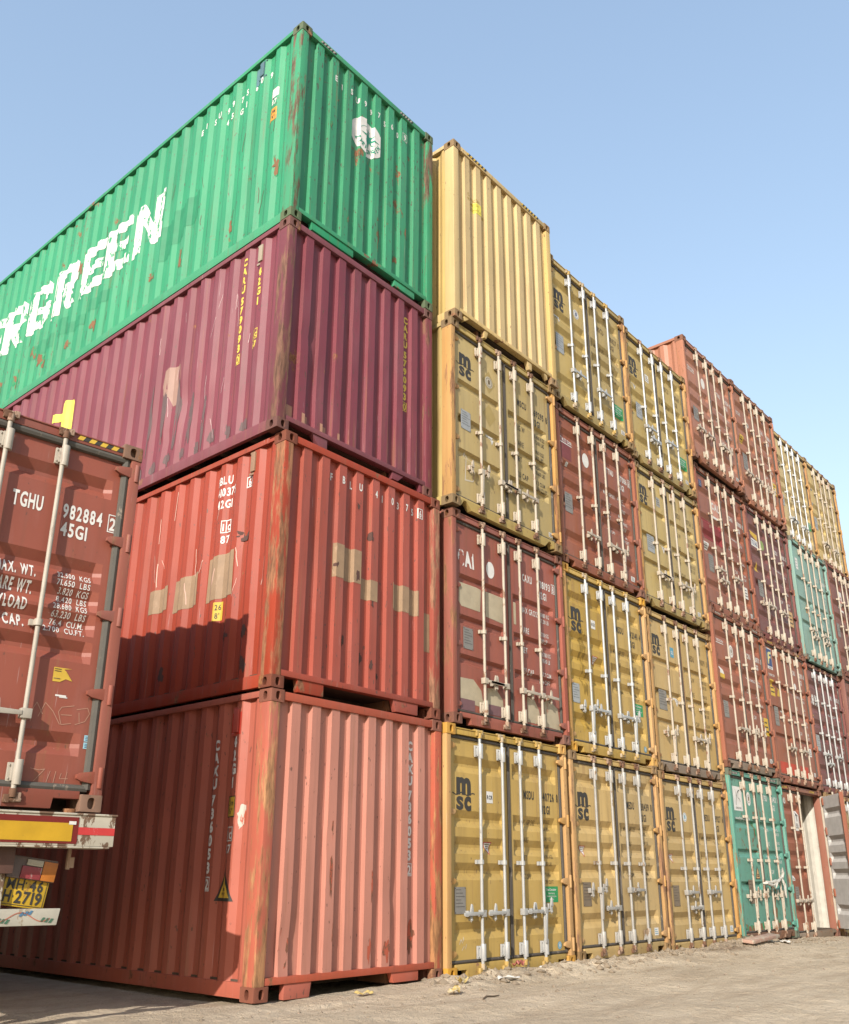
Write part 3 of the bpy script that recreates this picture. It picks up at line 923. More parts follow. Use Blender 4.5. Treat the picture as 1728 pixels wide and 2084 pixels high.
for (x, z, a, b, sd) in ((0.33, 0.42, 0.05, 0.13, 1), (0.85, 1.1, 0.012, 0.25, 2), (1.4, 0.9, 0.016, 0.14, 3), (1.63, 0.35, 0.045, 0.1, 5), (2.0, 0.4, 0.04, 0.12, 6), (1.38, 0.32, 0.02, 0.1, 8), (0.9, 0.5, 0.015, 0.1, 9)):
    d = Decal(); d.blob(x, z, a, b, sd, 0.003, 0, 26, 0.7)
    d.build('rust_scar', flat('dark_rust_scar', (0.2, 0.085, 0.05), 0.85, wear=PAL['salmon'], wear_amt=0.75), t, end)

# --- column 1, second tier: red-orange
t, H, side, end = end_box((1, 2), 'red-orange corrugated container with tan repaint patches, second up at the near corner', 'orange', 23,
                          [(0.33, 0.68, -0.0, 0.02, 0.0), (1.68, 2.08, 0.0, 0.05, 0.0)],
                          dents=[(0.47, 1.6, 0.05, 0.18, 0.02)], sdents=[(0.62, 1.66, 0.07, 0.04, 0.02)])
d = Decal(); h = 0.086
for ch, x in zip('FBLU410375', (0.705, 0.85, 1.0, 1.11, 1.355, 1.495, 1.62, 1.755, 1.865, 2.005)): d.text(ch, x, 2.335, h, cond=0.62, heavy=1, align='C')
d.text('6', 2.1, 2.33, h, cond=0.62, heavy=1, align='C'); d.frame(2.06, 2.31, 2.14, 2.437, 0.009); d.build('container_number', M_WHITE, t, end)
d = Decal(); d.text('FBLU', -1.14, 2.33, 0.095, cond=0.75, heavy=1); d.text('410375', -1.12, 2.19, 0.095, cond=0.75, heavy=1); d.text('42G1', -1.1, 2.05, 0.095, cond=0.75, heavy=1)
d.text('6', -0.6, 2.21, 0.085, cond=0.75, heavy=1, align='C'); d.frame(-0.65, 2.19, -0.55, 2.315, 0.012); d.build('container_number', M_WHITE, t, side)
d = Decal(); ic_mark(d, -0.94, 1.76, 0.85); d.build('rail_mark', M_WHITE, t, side)
for r in ((-2.26, 1.08, -1.88, 1.37), (-1.79, 1.03, -1.34, 1.41), (-1.2, 1.03, -0.74, 1.53)):
    d = Decal(); d.poly([(r[0], r[1]), (r[2] + 0.01, r[1] + 0.01), (r[2], r[3]), (r[0] + 0.01, r[3] - 0.02)], 0.003); d.build('paint_patch', M_TAN, t, side)
for r in ((0.765, 1.27, 1.18, 1.64), (1.18, 1.13, 1.41, 1.36), (1.65, 1.12, 2.08, 1.42), (2.2, 0.75, 2.32, 1.2)):
    d = Decal(); d.rect(*r); d.build('paint_patch', M_TAN, t, end)
d = Decal(); d.rect(-1.02, 0.8, -0.9, 1.0, 0.003, 0); d.text('26', -0.96, 0.915, 0.06, 1, 0.8, 0.005, align='C'); d.text("8'", -0.965, 0.825, 0.06, 1, 0.8, 0.005, align='C'); d.build('height_sign', [M_YSIGN, M_BLACK], t, side)
scuffs(t, side, flat('pale_orange_scrape', (0.75, 0.45, 0.36), 0.6), 14, -2.2, -0.3, 0.9, 2.2, 9, 0.008, 0.35)
bracket(t, 0.035, 0.52, 2.44, paint('holder_brown', (0.33, 0.2, 0.13), 0.2))
for (x, z, a, b, sd) in ((1.08, 2.15, 0.02, 0.03, 1), (1.3, 1.85, 0.02, 0.04, 2), (1.1, 1.35, 0.03, 0.06, 3), (0.95, 0.62, 0.02, 0.06, 4), (1.2, 0.5, 0.025, 0.07, 5), (1.33, 0.42, 0.02, 0.04, 6), (1.45, 0.35, 0.03, 0.03, 7), (0.8, 1.4, 0.02, 0.03, 8), (1.33, 1.1, 0.015, 0.04, 9)):
    d = Decal(); d.blob(x, z, a, b, sd, 0.004, 0, 20, 0.7)
    d.build('rust_scar', flat('dark_chip', (0.11, 0.055, 0.045), 0.85), t, end)
for (y, z, a, b, sd) in ((0.63, 1.66, 0.1, 0.05, 1), (1.85, 0.35, 0.03, 0.06, 2), (0.8, 0.62, 0.04, 0.05, 5), (0.5, 0.6, 0.04, 0.05, 6), (0.48, 0.3, 0.05, 0.07, 7)):
    d = Decal(); d.blob(-y, z, a, b, sd, 0.003, 0, 20, 0.7)
    d.build('rust_scar', flat('dark_chip', (0.11, 0.055, 0.045), 0.85), t, side)

# --- column 1, third tier: purple
t, H, side, end = end_box((1, 3), 'dull purple corrugated container with yellow numbers, between the red-orange and green ones', 'purple', 37,
                          [(0.5, 0.72, 0.0, 0.1, 0.0), (1.75, 1.95, 0.03, 0.0, 0.1), (2.22, 2.28, 0.02, 0.02, 0.0)],
                          dents=[(0.34, 1.25, 0.06, 0.1, 0.028), (1.0, 1.7, 0.05, 0.12, 0.02), (0.58, 0.7, 0.06, 0.3, 0.016), (1.72, 1.35, 0.04, 0.1, 0.014), (0.33, 0.6, 0.05, 0.25, 0.012)],
                          sdents=[(1.75, 0.9, 0.16, 0.22, 0.035), (1.95, 1.1, 0.1, 0.2, 0.025), (1.35, 0.75, 0.08, 0.15, 0.02), (2.1, 0.5, 0.1, 0.1, 0.02)])
d = Decal(); vertical_number(d, 1.99, 2.35, 'CARU', '579093', '0', 0.09); d.build('container_number', M_YEL, t, end)
d = Decal(); vertical_number(d, -0.78, 2.43, 'CARU', '579093', '0', 0.095); d.text('42G1', -0.5, 2.17, 0.095, 0, 0.85, vertical=True, heavy=2, pitch=1.35); d.build('container_number', M_YEL, t, side)
d = Decal(); ic_mark(d, -0.52, 1.25, 0.75); d.build('rail_mark', M_YEL, t, side)
d = Decal(); d.poly([(-4.78, 1.1), (-4.44, 1.1), (-4.46, 1.9), (-4.5, 1.98), (-4.74, 2.02), (-4.78, 1.95), (-4.8, 1.86), (-5.08, 1.9), (-5.06, 1.76), (-4.8, 1.74)], 0.004)
d.poly([(-5.08, 1.67), (-4.84, 1.64), (-4.84, 1.46), (-5.08, 1.5)], 0.004); d.build('large_letter', M_YELB, t, side)
d = Decal(); d.poly([(-2.3, 1.33), (-2.24, 1.16), (-2.12, 1.12), (-2.05, 0.98), (-1.95, 1.0), (-1.9, 1.3), (-1.92, 1.5), (-2.15, 1.53), (-2.28, 1.48)], 0.003)
d.build('paint_patch', flat('pinkish_tan_patch', (0.38, 0.23, 0.18), wear=PAL['purple'], wear_amt=0.45), t, side)
scuffs(t, side, flat('pale_scrape', (0.62, 0.42, 0.42), 0.6), 16, -3.2, -0.3, 0.25, 2.2, 6, 0.007, 0.3)
bracket(t, 0.035, 0.5, 2.37, paint('holder_cream', (0.4, 0.33, 0.24), 0.2))
for k in range(11):
    d = Decal(); y = 0.62 + k * 0.284; d.blob(-y, 0.23 + 0.03 * (k % 3), 0.045, 0.07 + 0.02 * (k % 2), k, 0.003, 0, 18, 0.5); d.build('scrape', M_SMUDGE, t, side)
for (y, z, a, b) in ((1.62, 0.62, 0.05, 0.3), (1.9, 0.75, 0.05, 0.42), (2.18, 0.8, 0.04, 0.4), (2.45, 0.85, 0.03, 0.35), (1.35, 0.55, 0.03, 0.25)):
    d = Decal(); d.blob(-y, z, a, b, int(z * 100), 0.003, 0, 26, 0.55); d.build('scrape', M_SMUDGE, t, side)
for x0, x1, z1 in ((0.14, 0.24, 0.34), (0.34, 0.45, 0.3), (0.6, 0.72, 0.28), (0.86, 0.9, 0.26)):
    d = Decal(); d.rect(x0, 0.17, x1, z1); d.build('paint_patch', flat('primer_patch', (0.46, 0.24, 0.16), 0.7), t, end)

# --- column 1, top: green
t, H, side, end = end_box((1, 4), 'green high-cube corrugated container with big white lettering, topmost at the near corner', 'green', 51,
                          [(0.32, 1.0, 0.02, 0.02, 0.0), (1.72, 2.1, 0.03, 0.0, 0.0)])
d = Decal(); h = 0.09
for ch, x in zip('EISU9975609', (0.6, 0.74, 0.87, 1.01, 1.12, 1.265, 1.37, 1.52, 1.62, 1.77, 1.875)): d.text(ch, x, 2.43, h, cond=0.66, heavy=1, align='C')
d.frame(1.83, 2.41, 1.918, 2.54, 0.006); d.build('container_number', M_WHITE, t, end)
d = Decal(); cx, cz = 1.18, 1.97
d.disc(cx, cz, 0.275, 0.003, 0, 40)
st = []
for k in range(16):
    r = (0.17, 0.05, 0.12, 0.05)[k % 4]; st.append((cx + 0.04 + r * sin(2 * pi * k / 16), cz + 0.02 + r * cos(2 * pi * k / 16)))
d.poly(st, 0.006, 1)
for i, ch in enumerate('EVERGREEN'):
    a = radians(205 + i * 16.5); d.text(ch, cx + 0.215 * cos(a), cz + 0.215 * sin(a), 0.062, 1, 0.85, 0.006, heavy=1, rot=a + pi / 2)
d.ring(cx, cz, 0.15, 0.155, 0.005, 1, 24, radians(60), radians(150)); d.build('logo', [M_WHITE, M_LOGOG], t, end)
d = Decal()
pos = [2.032, 1.89, 1.748, 1.606, 1.464, 1.322, 1.18, 1.038, 0.896, 0.754, 0.612]
for ch, y in zip('EISU9975609', pos): d.text(ch, -y, 2.44 if y > 0.7 else 2.45, 0.095, cond=0.7, heavy=1, align='C')
for ch, y in zip('45G1', (1.464, 1.322, 1.18, 1.038)): d.text(ch, -y, 2.24, 0.095, cond=0.7, heavy=1, align='C')
d.build('container_number', M_WHITE, t, side)
d = Decal(); ic_mark(d, -0.48, 2.02, 0.8); d.rect(-0.55, 2.03, -0.41, 2.15, 0.002); d.build('rail_mark', M_WHITE, t, side)
d = Decal(); d.rect(-0.56, 1.66, -0.42, 1.85, 0.003, 0); d.text('2.9M', -0.49, 1.77, 0.05, 1, 0.6, 0.005, heavy=1, align='C'); d.text("9'6\"", -0.49, 1.69, 0.05, 1, 0.6, 0.005, heavy=1, align='C'); d.build('height_sign', [flat('orange_sign', (0.75, 0.33, 0.04), 0.5), M_BLACK], t, side)
scuffs(t, side, flat('dark_crack', (0.12, 0.13, 0.085), 0.8), 34, -7.3, -0.35, 0.25, 2.2, 4, 0.009, 0.32, 'crack')
bracket(t, 0.035, 0.76, 2.66, paint('holder_slate', (0.1, 0.2, 0.24), 0.1))
d = Decal(); d.rect(-0.92, 2.5, -0.72, 2.78, 0.003); d.build('paint_patch', flat('slate_patch', (0.11, 0.23, 0.26), 0.6), t, side)
M_BIGW = flat('worn_white_lettering', (0.82, 0.8, 0.76), 0.6, wear=mul(PAL['green'], 0.95), wear_amt=0.64)
d = Decal()
BLOCK = {
    'E': [[(0, 0), (.36, 0), (.36, 1), (0, 1)], [(.36, .78), (1, .78), (1, 1), (.36, 1)], [(.36, .4), (.92, .4), (.92, .6), (.36, .6)], [(.36, 0), (1, 0), (1, .22), (.36, .22)]],
    'N': [[(0, 0), (.31, 0), (.31, 1), (0, 1)], [(.69, 0), (1, 0), (1, 1), (.69, 1)], [(.31, 1), (.31, .58), (.69, 0), (.69, .42)]],
    'R': [[(0, 0), (.35, 0), (.35, 1), (0, 1)], [(.35, .8), (1, .8), (1, .88), (.84, 1), (.35, 1)], [(.35, .4), (.84, .4), (1, .5), (1, .58), (.35, .58)], [(.67, .58), (1, .58), (1, .8), (.67, .8)], [(.4, .4), (.74, .4), (1, 0), (.66, 0)]],
    'G': [[(0, .2), (.35, .2), (.35, .8), (0, .8)], [(0, .8), (1, .8), (1, .88), (.85, 1), (.15, 1), (0, .88)], [(.67, .66), (1, .66), (1, .8), (.67, .8)], [(0, .2), (0, .12), (.15, 0), (.85, 0), (1, .12), (1, .2)], [(.67, .2), (1, .2), (1, .5), (.67, .5)], [(.5, .34), (.67, .34), (.67, .5), (.5, .5)]],
    'V': [[(0, 1), (.35, 1), (.5, .36), (.5, 0), (.33, 0)], [(1, 1), (.67, 0), (.5, 0), (.5, .36), (.65, 1)]],
}
for ch, ya, yb in (('N', 2.73, 3.48), ('E', 3.53, 4.18), ('E', 4.25, 4.9), ('R', 4.97, 5.73), ('G', 5.79, 6.53), ('R', 6.62, 7.36), ('E', 7.43, 8.08), ('V', 8.1, 8.86), ('E', 8.9, 9.55)):
    for pg in BLOCK[ch]: d.poly([(-yb + x * (yb - ya), 1.15 + z * 0.82) for x, z in pg], 0.004)
d.build('large_lettering', M_BIGW, t, side)
for r in ((-2.72, 0.72, -2.45, 1.28), (-2.45, 0.86, -2.18, 1.4), (-2.18, 1.0, -1.9, 1.45), (-4.5, 0.75, -4.0, 0.95), (-5.4, 0.7, -5.1, 1.0), (-5.1, 0.62, -4.6, 0.8), (-6.2, 0.6, -5.5, 0.85)):
    d = Decal(); d.rect(*r, 0.0025); d.build('paint_patch', flat('fresh_green_patch', mul(PAL['green'], 0.8), 0.55, wear=PAL['green'], wear_amt=0.3), t, side)
for (y, z, a, b, sd) in ((0.38, 0.95, 0.04, 0.12, 1), (2.2, 0.5, 0.03, 0.1, 2), (2.9, 0.6, 0.06, 0.06, 3), (3.4, 0.45, 0.05, 0.08, 4), (4.3, 0.5, 0.06, 0.1, 5), (5.0, 0.4, 0.05, 0.05, 6), (5.8, 0.5, 0.08, 0.1, 7), (6.6, 0.45, 0.06, 0.15, 8), (4.95, 1.75, 0.03, 0.12, 9), (1.2, 0.5, 0.02, 0.08, 10), (6.1, 0.75, 0.05, 0.1, 12), (7.2, 0.5, 0.1, 0.12, 13)):
    d = Decal(); d.blob(-y, z, a, b, sd, 0.0045, 0, 28, 0.8)
    d.build('rust_scar', flat('brown_rust_scar', (0.24, 0.12, 0.06), 0.85, wear=mul(PAL['green'], 0.9), wear_amt=0.7), t, side)
for (x, z, a, b, sd) in ((1.42, 0.62, 0.04, 0.22, 1), (1.93, 0.95, 0.025, 0.09, 2), (1.75, 0.45, 0.05, 0.05, 3), (1.2, 0.6, 0.02, 0.04, 4), (0.9, 0.5, 0.02, 0.04, 6), (2.2, 0.5, 0.02, 0.09, 7), (0.55, 1.7, 0.015, 0.05, 8)):
    d = Decal(); d.blob(x, z, a, b, sd, 0.004, 0, 24, 0.7)
    d.build('rust_scar', flat('brown_rust_scar', (0.24, 0.12, 0.06), 0.85), t, end)
hazard(t, H, [(0.3, 0.55), (1.75, 2.0)], 5, M_WHITE, M_BLACK, (-0.075, -0.035), 0.004)

# --- column 2
kw = dict(bars=M_BARG, cam=M_CAMY)
t, H, dl, dr, ll, lr = door_box((2, 1), 'deep yellow container with silver bars on the sand, right beside the salmon one', 'msc_deep', 'A', 61, bars=M_BARS, cam=M_CAMY, handles=(0, 0, 180, 'd'))
msc_logo(dl, ll, 0.315, 1.88, 1.0); small_sticker(dl, ll, 0.795, 1.87, 0.12, 0.13, M_WHITE, 'RCR', th=0.045); number(dr, lr, 'MSDU', '440726', '8', '42G1', M_BLACK, 1.9, 0.1, False)
weights(dr, lr, M_FADED, W_MSC, 1.6, 0.205); eco_sticker(dr, lr); plate(dl, ll, 0.14, 0.63, 0.33, 0.9); triangle_sticker(dl, ll, 0.77, 1.31, 0.08)
round_sticker(dr, lr, 2.14, 0.235, 0.045, M_BLUES, m2=M_WHITE); chalk(dl, ll, [[(0.22, 0.33), (0.25, 0.38), (0.27, 0.34)], [(0.28, 0.36), (0.31, 0.4)], [(0.26, 0.27), (0.3, 0.31)], [(0.32, 0.28), (0.34, 0.33)]])
t, H, dl, dr, ll, lr = door_box((2, 2), 'brick red container with white CAI letters and cream patches on its doors', 'cai_red', 'CAI', 67, handles=(180, 0, 180, 180), hz=0.56)
d = Decal(); d.text('CAI', 0.13, 1.95, 0.19, cond=0.62, heavy=2, gap=0.08, slant=-0.12); d.build('logo', flat('chipped_white', (0.8, 0.77, 0.73), wear=PAL['cai_red'], wear_amt=0.7), dl, ll)
round_sticker(dl, ll, 0.775, 2.02, 0.085, M_WHITE, False, 0.11); number(dr, lr, 'CAXU', '718193', '8', '42G1', M_WHITE, 2.06, 0.1); weights(dr, lr, M_WHITE, W_CAI, 1.62, 0.27, 0.08)
d = Decal(); d.poly([(0.13, 1.47), (0.18, 1.42), (0.55, 1.42), (0.57, 1.7), (0.52, 1.74), (0.14, 1.72)], 0.003); d.build('paint_patch', M_CREAMP, dl, ll)
d = Decal(); d.poly([(0.66, 1.39), (1.02, 1.37), (1.03, 1.71), (0.66, 1.72)], 0.003); d.build('paint_patch', M_CREAMP, dl, ll)
d = Decal(); d.poly([(0.15, 0.28), (0.6, 0.25), (0.55, 0.45), (0.4, 0.56), (0.15, 0.55)], 0.003); d.build('paint_patch', M_CREAMP, dl, ll)
d = Decal(); d.poly([(0.66, 0.25), (1.0, 0.22), (0.98, 0.4), (0.84, 0.52), (0.67, 0.5)], 0.003); d.build('paint_patch', M_CREAMP, dl, ll)
d = Decal(); d.rect(0.15, 0.18, 0.42, 0.31, 0.005); d.build('paint_patch', M_MAUVE, dl, ll)
d = Decal(); d.rect(0.68, 0.19, 0.98, 0.31, 0.005); d.build('paint_patch', M_MAUVE, dl, ll)
d = Decal(); d.poly([(1.5, 0.2), (1.8, 0.2), (1.76, 0.38), (1.66, 0.5), (1.5, 0.52)], 0.003); d.build('paint_patch', M_CREAMP, dr, lr)
d = Decal(); d.poly([(1.9, 0.19), (2.25, 0.18), (2.2, 0.45), (2.0, 0.56), (1.88, 0.5)], 0.003); d.build('paint_patch', M_CREAMP, dr, lr)
d = Decal(); d.rect(1.255, 1.42, 1.31, 1.75); d.build('paint_patch', M_CREAMP, dr, lr)
plate(dl, ll, 0.21, 0.91, 0.4, 1.17)
t, H, dl, dr, ll, lr = door_box((2, 3), 'mustard container with cream bars and a chalk letter D low on its left door', 'msc_olive', 'B', 71, handles=('d', 180, 0, 0), hz=0.6, notch='tri')
msc_logo(dl, ll, 0.3, 2.06, 0.95); round_sticker(dl, ll, 0.82, 2.05, 0.085, flat('dull_white_sticker', (0.55, 0.5, 0.4), wear=PAL['msc_olive'], wear_amt=0.4)); number(dr, lr, 'MSCU', '469295', '8', '42G1', M_BLACK, 1.99, 0.1, False)
d = Decal(); d.poly([(0.68, 2.05), (0.82, 2.22), (0.96, 2.05), (0.82, 1.88)], 0.002); d.build('sticker_ghost', flat('olive_ghost', mul(PAL['msc_olive'], 0.85), 0.6), dl, ll)
d = Decal(); d.poly([(0.68, 1.55), (0.82, 1.72), (0.96, 1.55), (0.82, 1.38)], 0.002); d.build('sticker_ghost', flat('olive_ghost', mul(PAL['msc_olive'], 0.85), 0.6), dl, ll)
weights(dr, lr, M_BLACK, W_OLD, 1.6, 0.24, 0.085); plate(dl, ll, 0.2, 1.13, 0.4, 1.4, M_PLATEL); triangle_sticker(dl, ll, 0.86, 1.2, 0.08, False)
chalk(dl, ll, [[(0.28, 0.42), (0.31, 0.82), (0.4, 0.74), (0.47, 0.58), (0.44, 0.45), (0.27, 0.42)]], 0.018); small_sticker(dr, lr, 2.2, 0.24, 0.1, 0.07)
t, H, side, end = end_box((2, 4), 'pale yellow high-cube container showing its plain corrugated end, above the mustard container with cream bars', 'msc_end', 79,
                          [(0.22, 0.34, 0.04, 0.0, 0.1), (0.66, 0.76, 0.0, 0.0, 0.05), (1.68, 1.8, 0.0, 0.05, 0.0), (2.1, 2.2, 0.04, 0.1, 0.0)])
d = Decal(); d.text('CAUTION', 0.33, 2.17, 0.05, 0, 0.8); d.text("9'6\" HIGH", 0.33, 2.09, 0.05, 0, 0.8); d.rect(0.5, 1.98, 0.64, 2.16, 0.0025, 1); d.text('CONTAINER', 0.42, 2.0, 0.05, 0, 0.8); d.build('caution_mark', [flat('ochre_marking', (0.42, 0.28, 0.03), 0.6), M_YELB], t, end)
hazard(t, H, [(0.3, 0.75), (1.65, 2.1)], 6, M_YSIGN, M_BLACK, (-0.06, -0.015), 0.004)
d = Decal(); d.stroke([(1.955 + 0.006 * sin(k * 2.3), 2.75 - 0.05 * k) for k in range(26)], 0.014, 0.002); d.build('rust_streak', flat('dark_rust_scar', (0.2, 0.085, 0.05), 0.85), t, end)

# --- column 3
t, H, dl, dr, ll, lr = door_box((3, 1), 'sandy yellow container with grey bars on the sand, right of the deep yellow one', 'msc', 'A', 83, bars=M_BARG, handles=('d', 0, 180, None), hz=0.82, hz2=0.6)
msc_logo(dl, ll, 0.31, 1.87, 1.0); number(dr, lr, 'MEDU', '428439', '8', '42G1', M_BLACK, 1.9, 0.1, False); weights(dr, lr, M_FADED, W_MSC, 1.6, 0.205); plate(dl, ll, 0.2, 0.63, 0.4, 0.92, M_PLATEB)
triangle_sticker(dl, ll, 0.28, 1.3, 0.08); small_sticker(dr, lr, 2.1, 0.27, 0.12, 0.1, M_WHITE, m2=M_BLUES)
t, H, dl, dr, ll, lr = door_box((3, 2), 'yellow container with bright silver bars and dark stains, in the third stack', 'msc_deep', 'A', 89, bars=M_BARS, cam=M_CAMY, handles=('d', 0, 180, 'd'))
msc_logo(dl, ll, 0.33, 1.88, 1.0); small_sticker(dl, ll, 0.8, 1.9, 0.12, 0.13, M_WHITE, 'RCR', th=0.045); number(dr, lr, 'MSDU', '342141', '4', '42G1', M_BLACK, 1.93, 0.1, False)
weights(dr, lr, M_FADED, W_MSC, 1.6, 0.205); eco_sticker(dr, lr); plate(dl, ll, 0.14, 0.68, 0.33, 0.95, M_PLATEL); triangle_sticker(dl, ll, 0.8, 1.36, 0.08); round_sticker(dr, lr, 2.14, 0.235, 0.045, M_BLUES, m2=M_WHITE)
for (x, z, a, b, sd) in ((0.48, 1.6, 0.07, 0.3, 1), (0.5, 1.1, 0.06, 0.25, 2), (0.45, 0.45, 0.1, 0.15, 3), (0.42, 1.35, 0.05, 0.2, 4)):
    d = Decal(); d.blob(x, z, a, b, sd, 0.002, 0, 26, 0.6)
    d.build('brown_stain', flat('brown_stain', mul(PAL['msc_deep'], 0.55), 0.7, wear=PAL['msc_deep'], wear_amt=0.7), dl, ll)
t, H, dl, dr, ll, lr = door_box((3, 3), 'rust red container with white dot and lettering, third tier of the third stack', 'tri_red', 'C', 97, handles=(None, 0, 180, 'd'), hz=0.62)
triton_mark(dl, ll, 0.13, 2.0, 1.1); round_sticker(dl, ll, 0.84, 1.9, 0.095, M_WHITE, False, 0.12); number(dr, lr, 'TTNU', '437086', '6', '42G1', M_WHITE, 1.92, 0.1); weights(dr, lr, M_WHITE, W_CAI, 1.55, 0.22, 0.07)
plate(dl, ll, 0.17, 0.85, 0.38, 1.16); small_sticker(dl, ll, 0.3, 1.65, 0.06, 0.06); small_sticker(dr, lr, 2.12, 0.27, 0.12, 0.08)
d = Decal(); d.rect(0.145, 1.72, 0.42, 2.08, 0.0015); d.build('paint_patch', flat('plum_patch', lin(130, 66, 66), 0.6), dl, ll)
t, H, dl, dr, ll, lr = door_box((3, 4), 'yellow container with white bars and green sticker, topmost right after the pale yellow end wall', 'msc_olive', 'A', 101, bars=M_BARS, cam=M_CAMY, handles=(180, None, 180, None), hz=0.7, notch='tri')
msc_logo(dl, ll, 0.3, 1.9, 1.0); round_sticker(dl, ll, 0.82, 1.9, 0.085, M_WHITE, True, m2=M_NAVY); number(dr, lr, 'MSCU', '588827', '8', '42G1', M_FADED, 1.93, 0.1, False); weights(dr, lr, M_FADED, W_MSC, 1.6, 0.205)
eco_sticker(dr, lr, 1.86, 0.5, 2.2, 0.72); plate(dl, ll, 0.16, 0.92, 0.38, 1.25, M_PLATEL); triangle_sticker(dl, ll, 0.28, 1.55, 0.08, False); small_sticker(dr, lr, 2.15, 0.26, 0.12, 0.08)

# --- column 4
t, H, dl, dr, ll, lr = door_box((4, 1), 'sandy yellow container on the sand left of the teal one', 'msc', 'A', 103, bars=M_BARG, handles=(180, 0, 180, None), hz=0.82, hz2=0.6, notch='tri')
msc_logo(dl, ll, 0.31, 1.87, 1.0); round_sticker(dl, ll, 0.8, 1.92, 0.07, M_WHITE, True, m2=M_BLUES); number(dr, lr, 'MEDU', '413927', '6', '42G1', M_BLACK, 1.9, 0.1, False); weights(dr, lr, M_FADED, W_MSC, 1.6, 0.205)
plate(dl, ll, 0.2, 0.63, 0.4, 0.92, M_PLATEB); triangle_sticker(dl, ll, 0.28, 1.3, 0.075); small_sticker(dr, lr, 2.15, 0.26, 0.12, 0.1, M_WHITE, m2=M_BLUES)
t, H, dl, dr, ll, lr = door_box((4, 2), 'yellow container with blue GL sticker and dark rusty center seam', 'msc', 'B', 107, handles=('d', None, 180, 'd'), hz=0.62, notch='tri', sill_mat=M_DIRTY)
msc_logo(dl, ll, 0.3, 2.04, 0.95); small_sticker(dl, ll, 0.86, 2.0, 0.13, 0.17, M_BLUES, 'GL', M_WHITE, 0.06); number(dr, lr, 'MEDU', '491109', '3', '42G1', M_FADED, 1.98, 0.1, False); weights(dr, lr, M_FADED, W_OLD, 1.6, 0.25, 0.08)
plate(dl, ll, 0.25, 0.98, 0.52, 1.3); triangle_sticker(dl, ll, 0.88, 1.17, 0.085, False)
d = Decal(); d.rect(1.205, 0.2, 1.232, 2.4, 0.0); d.build('rust_streak', M_RUST, t, Flat(0.045))
t, H, dl, dr, ll, lr = door_box((4, 3), 'mustard container with cream bars right of the rust red one with the white dot', 'msc_olive', 'B', 109, handles=(180, 0, 180, 'd'), hz=0.62, notch='tri')
msc_logo(dl, ll, 0.3, 2.0, 0.95); small_sticker(dl, ll, 0.84, 2.02, 0.14, 0.17, M_PLATEL, None, M_FADED); number(dr, lr, 'MEDU', '490756', '2', '42G1', M_FADED, 1.94, 0.1, False); weights(dr, lr, M_FADED, W_OLD, 1.56, 0.25, 0.085)
plate(dl, ll, 0.3, 0.98, 0.56, 1.28, M_PLATEL); triangle_sticker(dl, ll, 0.9, 1.15, 0.085, False); small_sticker(dr, lr, 2.12, 0.25, 0.12, 0.08)
t, H, dl, dr, ll, lr = door_box((4, 4), 'yellow container with white bars, topmost just left of the salmon red block', 'msc_olive', 'A', 113, bars=M_BARS, handles=(180, 0, 180, None), hz=0.78, hz2=0.6, notch='tri')
msc_logo(dl, ll, 0.3, 1.9, 1.0); small_sticker(dl, ll, 0.82, 1.88, 0.14, 0.15, M_WHITE, None, M_FADED); number(dr, lr, 'MSCU', '588069', '1', '42G1', M_FADED, 1.93, 0.1, False); weights(dr, lr, M_FADED, W_MSC, 1.6, 0.205)
eco_sticker(dr, lr, 1.86, 0.5, 2.2, 0.72); plate(dl, ll, 0.3, 0.9, 0.52, 1.2, M_PLATEL); triangle_sticker(dl, ll, 0.3, 1.5, 0.075, False); small_sticker(dr, lr, 2.15, 0.26, 0.12, 0.08)

# --- column 5
t, H, dl, dr, ll, lr = door_box((5, 1), 'teal green container on the sand with a white rag tied round its bars', 'teal', 'D', 127, handles=('d', 'd', None, 'd'), hz=0.72, notch='tri', sill_mat=M_RUST)
d = Decal(); d.rect(0.16, 2.11, 0.54, 2.52, 0.003, 0)
d.stroke([(0.26, 2.2), (0.27, 2.26), (0.3, 2.34), (0.34, 2.41), (0.41, 2.46), (0.45, 2.45)], 0.016, 0.005, 1); d.stroke([(0.41, 2.46), (0.38, 2.4), (0.36, 2.33), (0.42, 2.31), (0.45, 2.27)], 0.012, 0.005, 1)
d.stroke([(0.3, 2.34), (0.28, 2.43), (0.27, 2.47)], 0.01, 0.005, 1); d.text('DONG FANG', 0.35, 2.14, 0.035, 1, 0.7, 0.005, heavy=1, align='C'); d.build('logo', [M_WHITE, flat('grey_marking', (0.12, 0.12, 0.11), spots=0)], dl, ll)
d = Decal(); d.text('www.dong-fang.com.hk', 0.17, 1.96, 0.06, 0, 0.62, heavy=1); d.build('web_address', M_WHITE, dl, ll)
round_sticker(dl, ll, 0.83, 2.34, 0.09, M_WHITE, True, 0.12, M_FADED); plate(dl, ll, 0.42, 0.6, 0.66, 0.98, M_PLATEB)
d = Decal(); d.poly([(0.77, 0.99), (0.98, 0.99), (0.875, 1.22)], 0.003, 1); d.poly([(0.795, 1.005), (0.955, 1.005), (0.875, 1.175)], 0.005, 0); d.rect(0.83, 1.03, 0.92, 1.05, 0.007, 1); d.rect(0.84, 1.06, 0.91, 1.075, 0.007, 1); d.build('warning_triangle', [flat('faded_orange_sign', (0.65, 0.42, 0.2), 0.6), M_BLACK], dl, ll)
number(dr, lr, 'DFSU', '610421', '1', '45G1', M_WHITE, 2.35, 0.1, False); weights(dr, lr, M_WHITE, W_OLD, 1.8, 0.24, 0.07); hazard(t, H, [(0.18, 0.42), (1.9, 2.2)], 4, M_WHITE, M_BLACK)
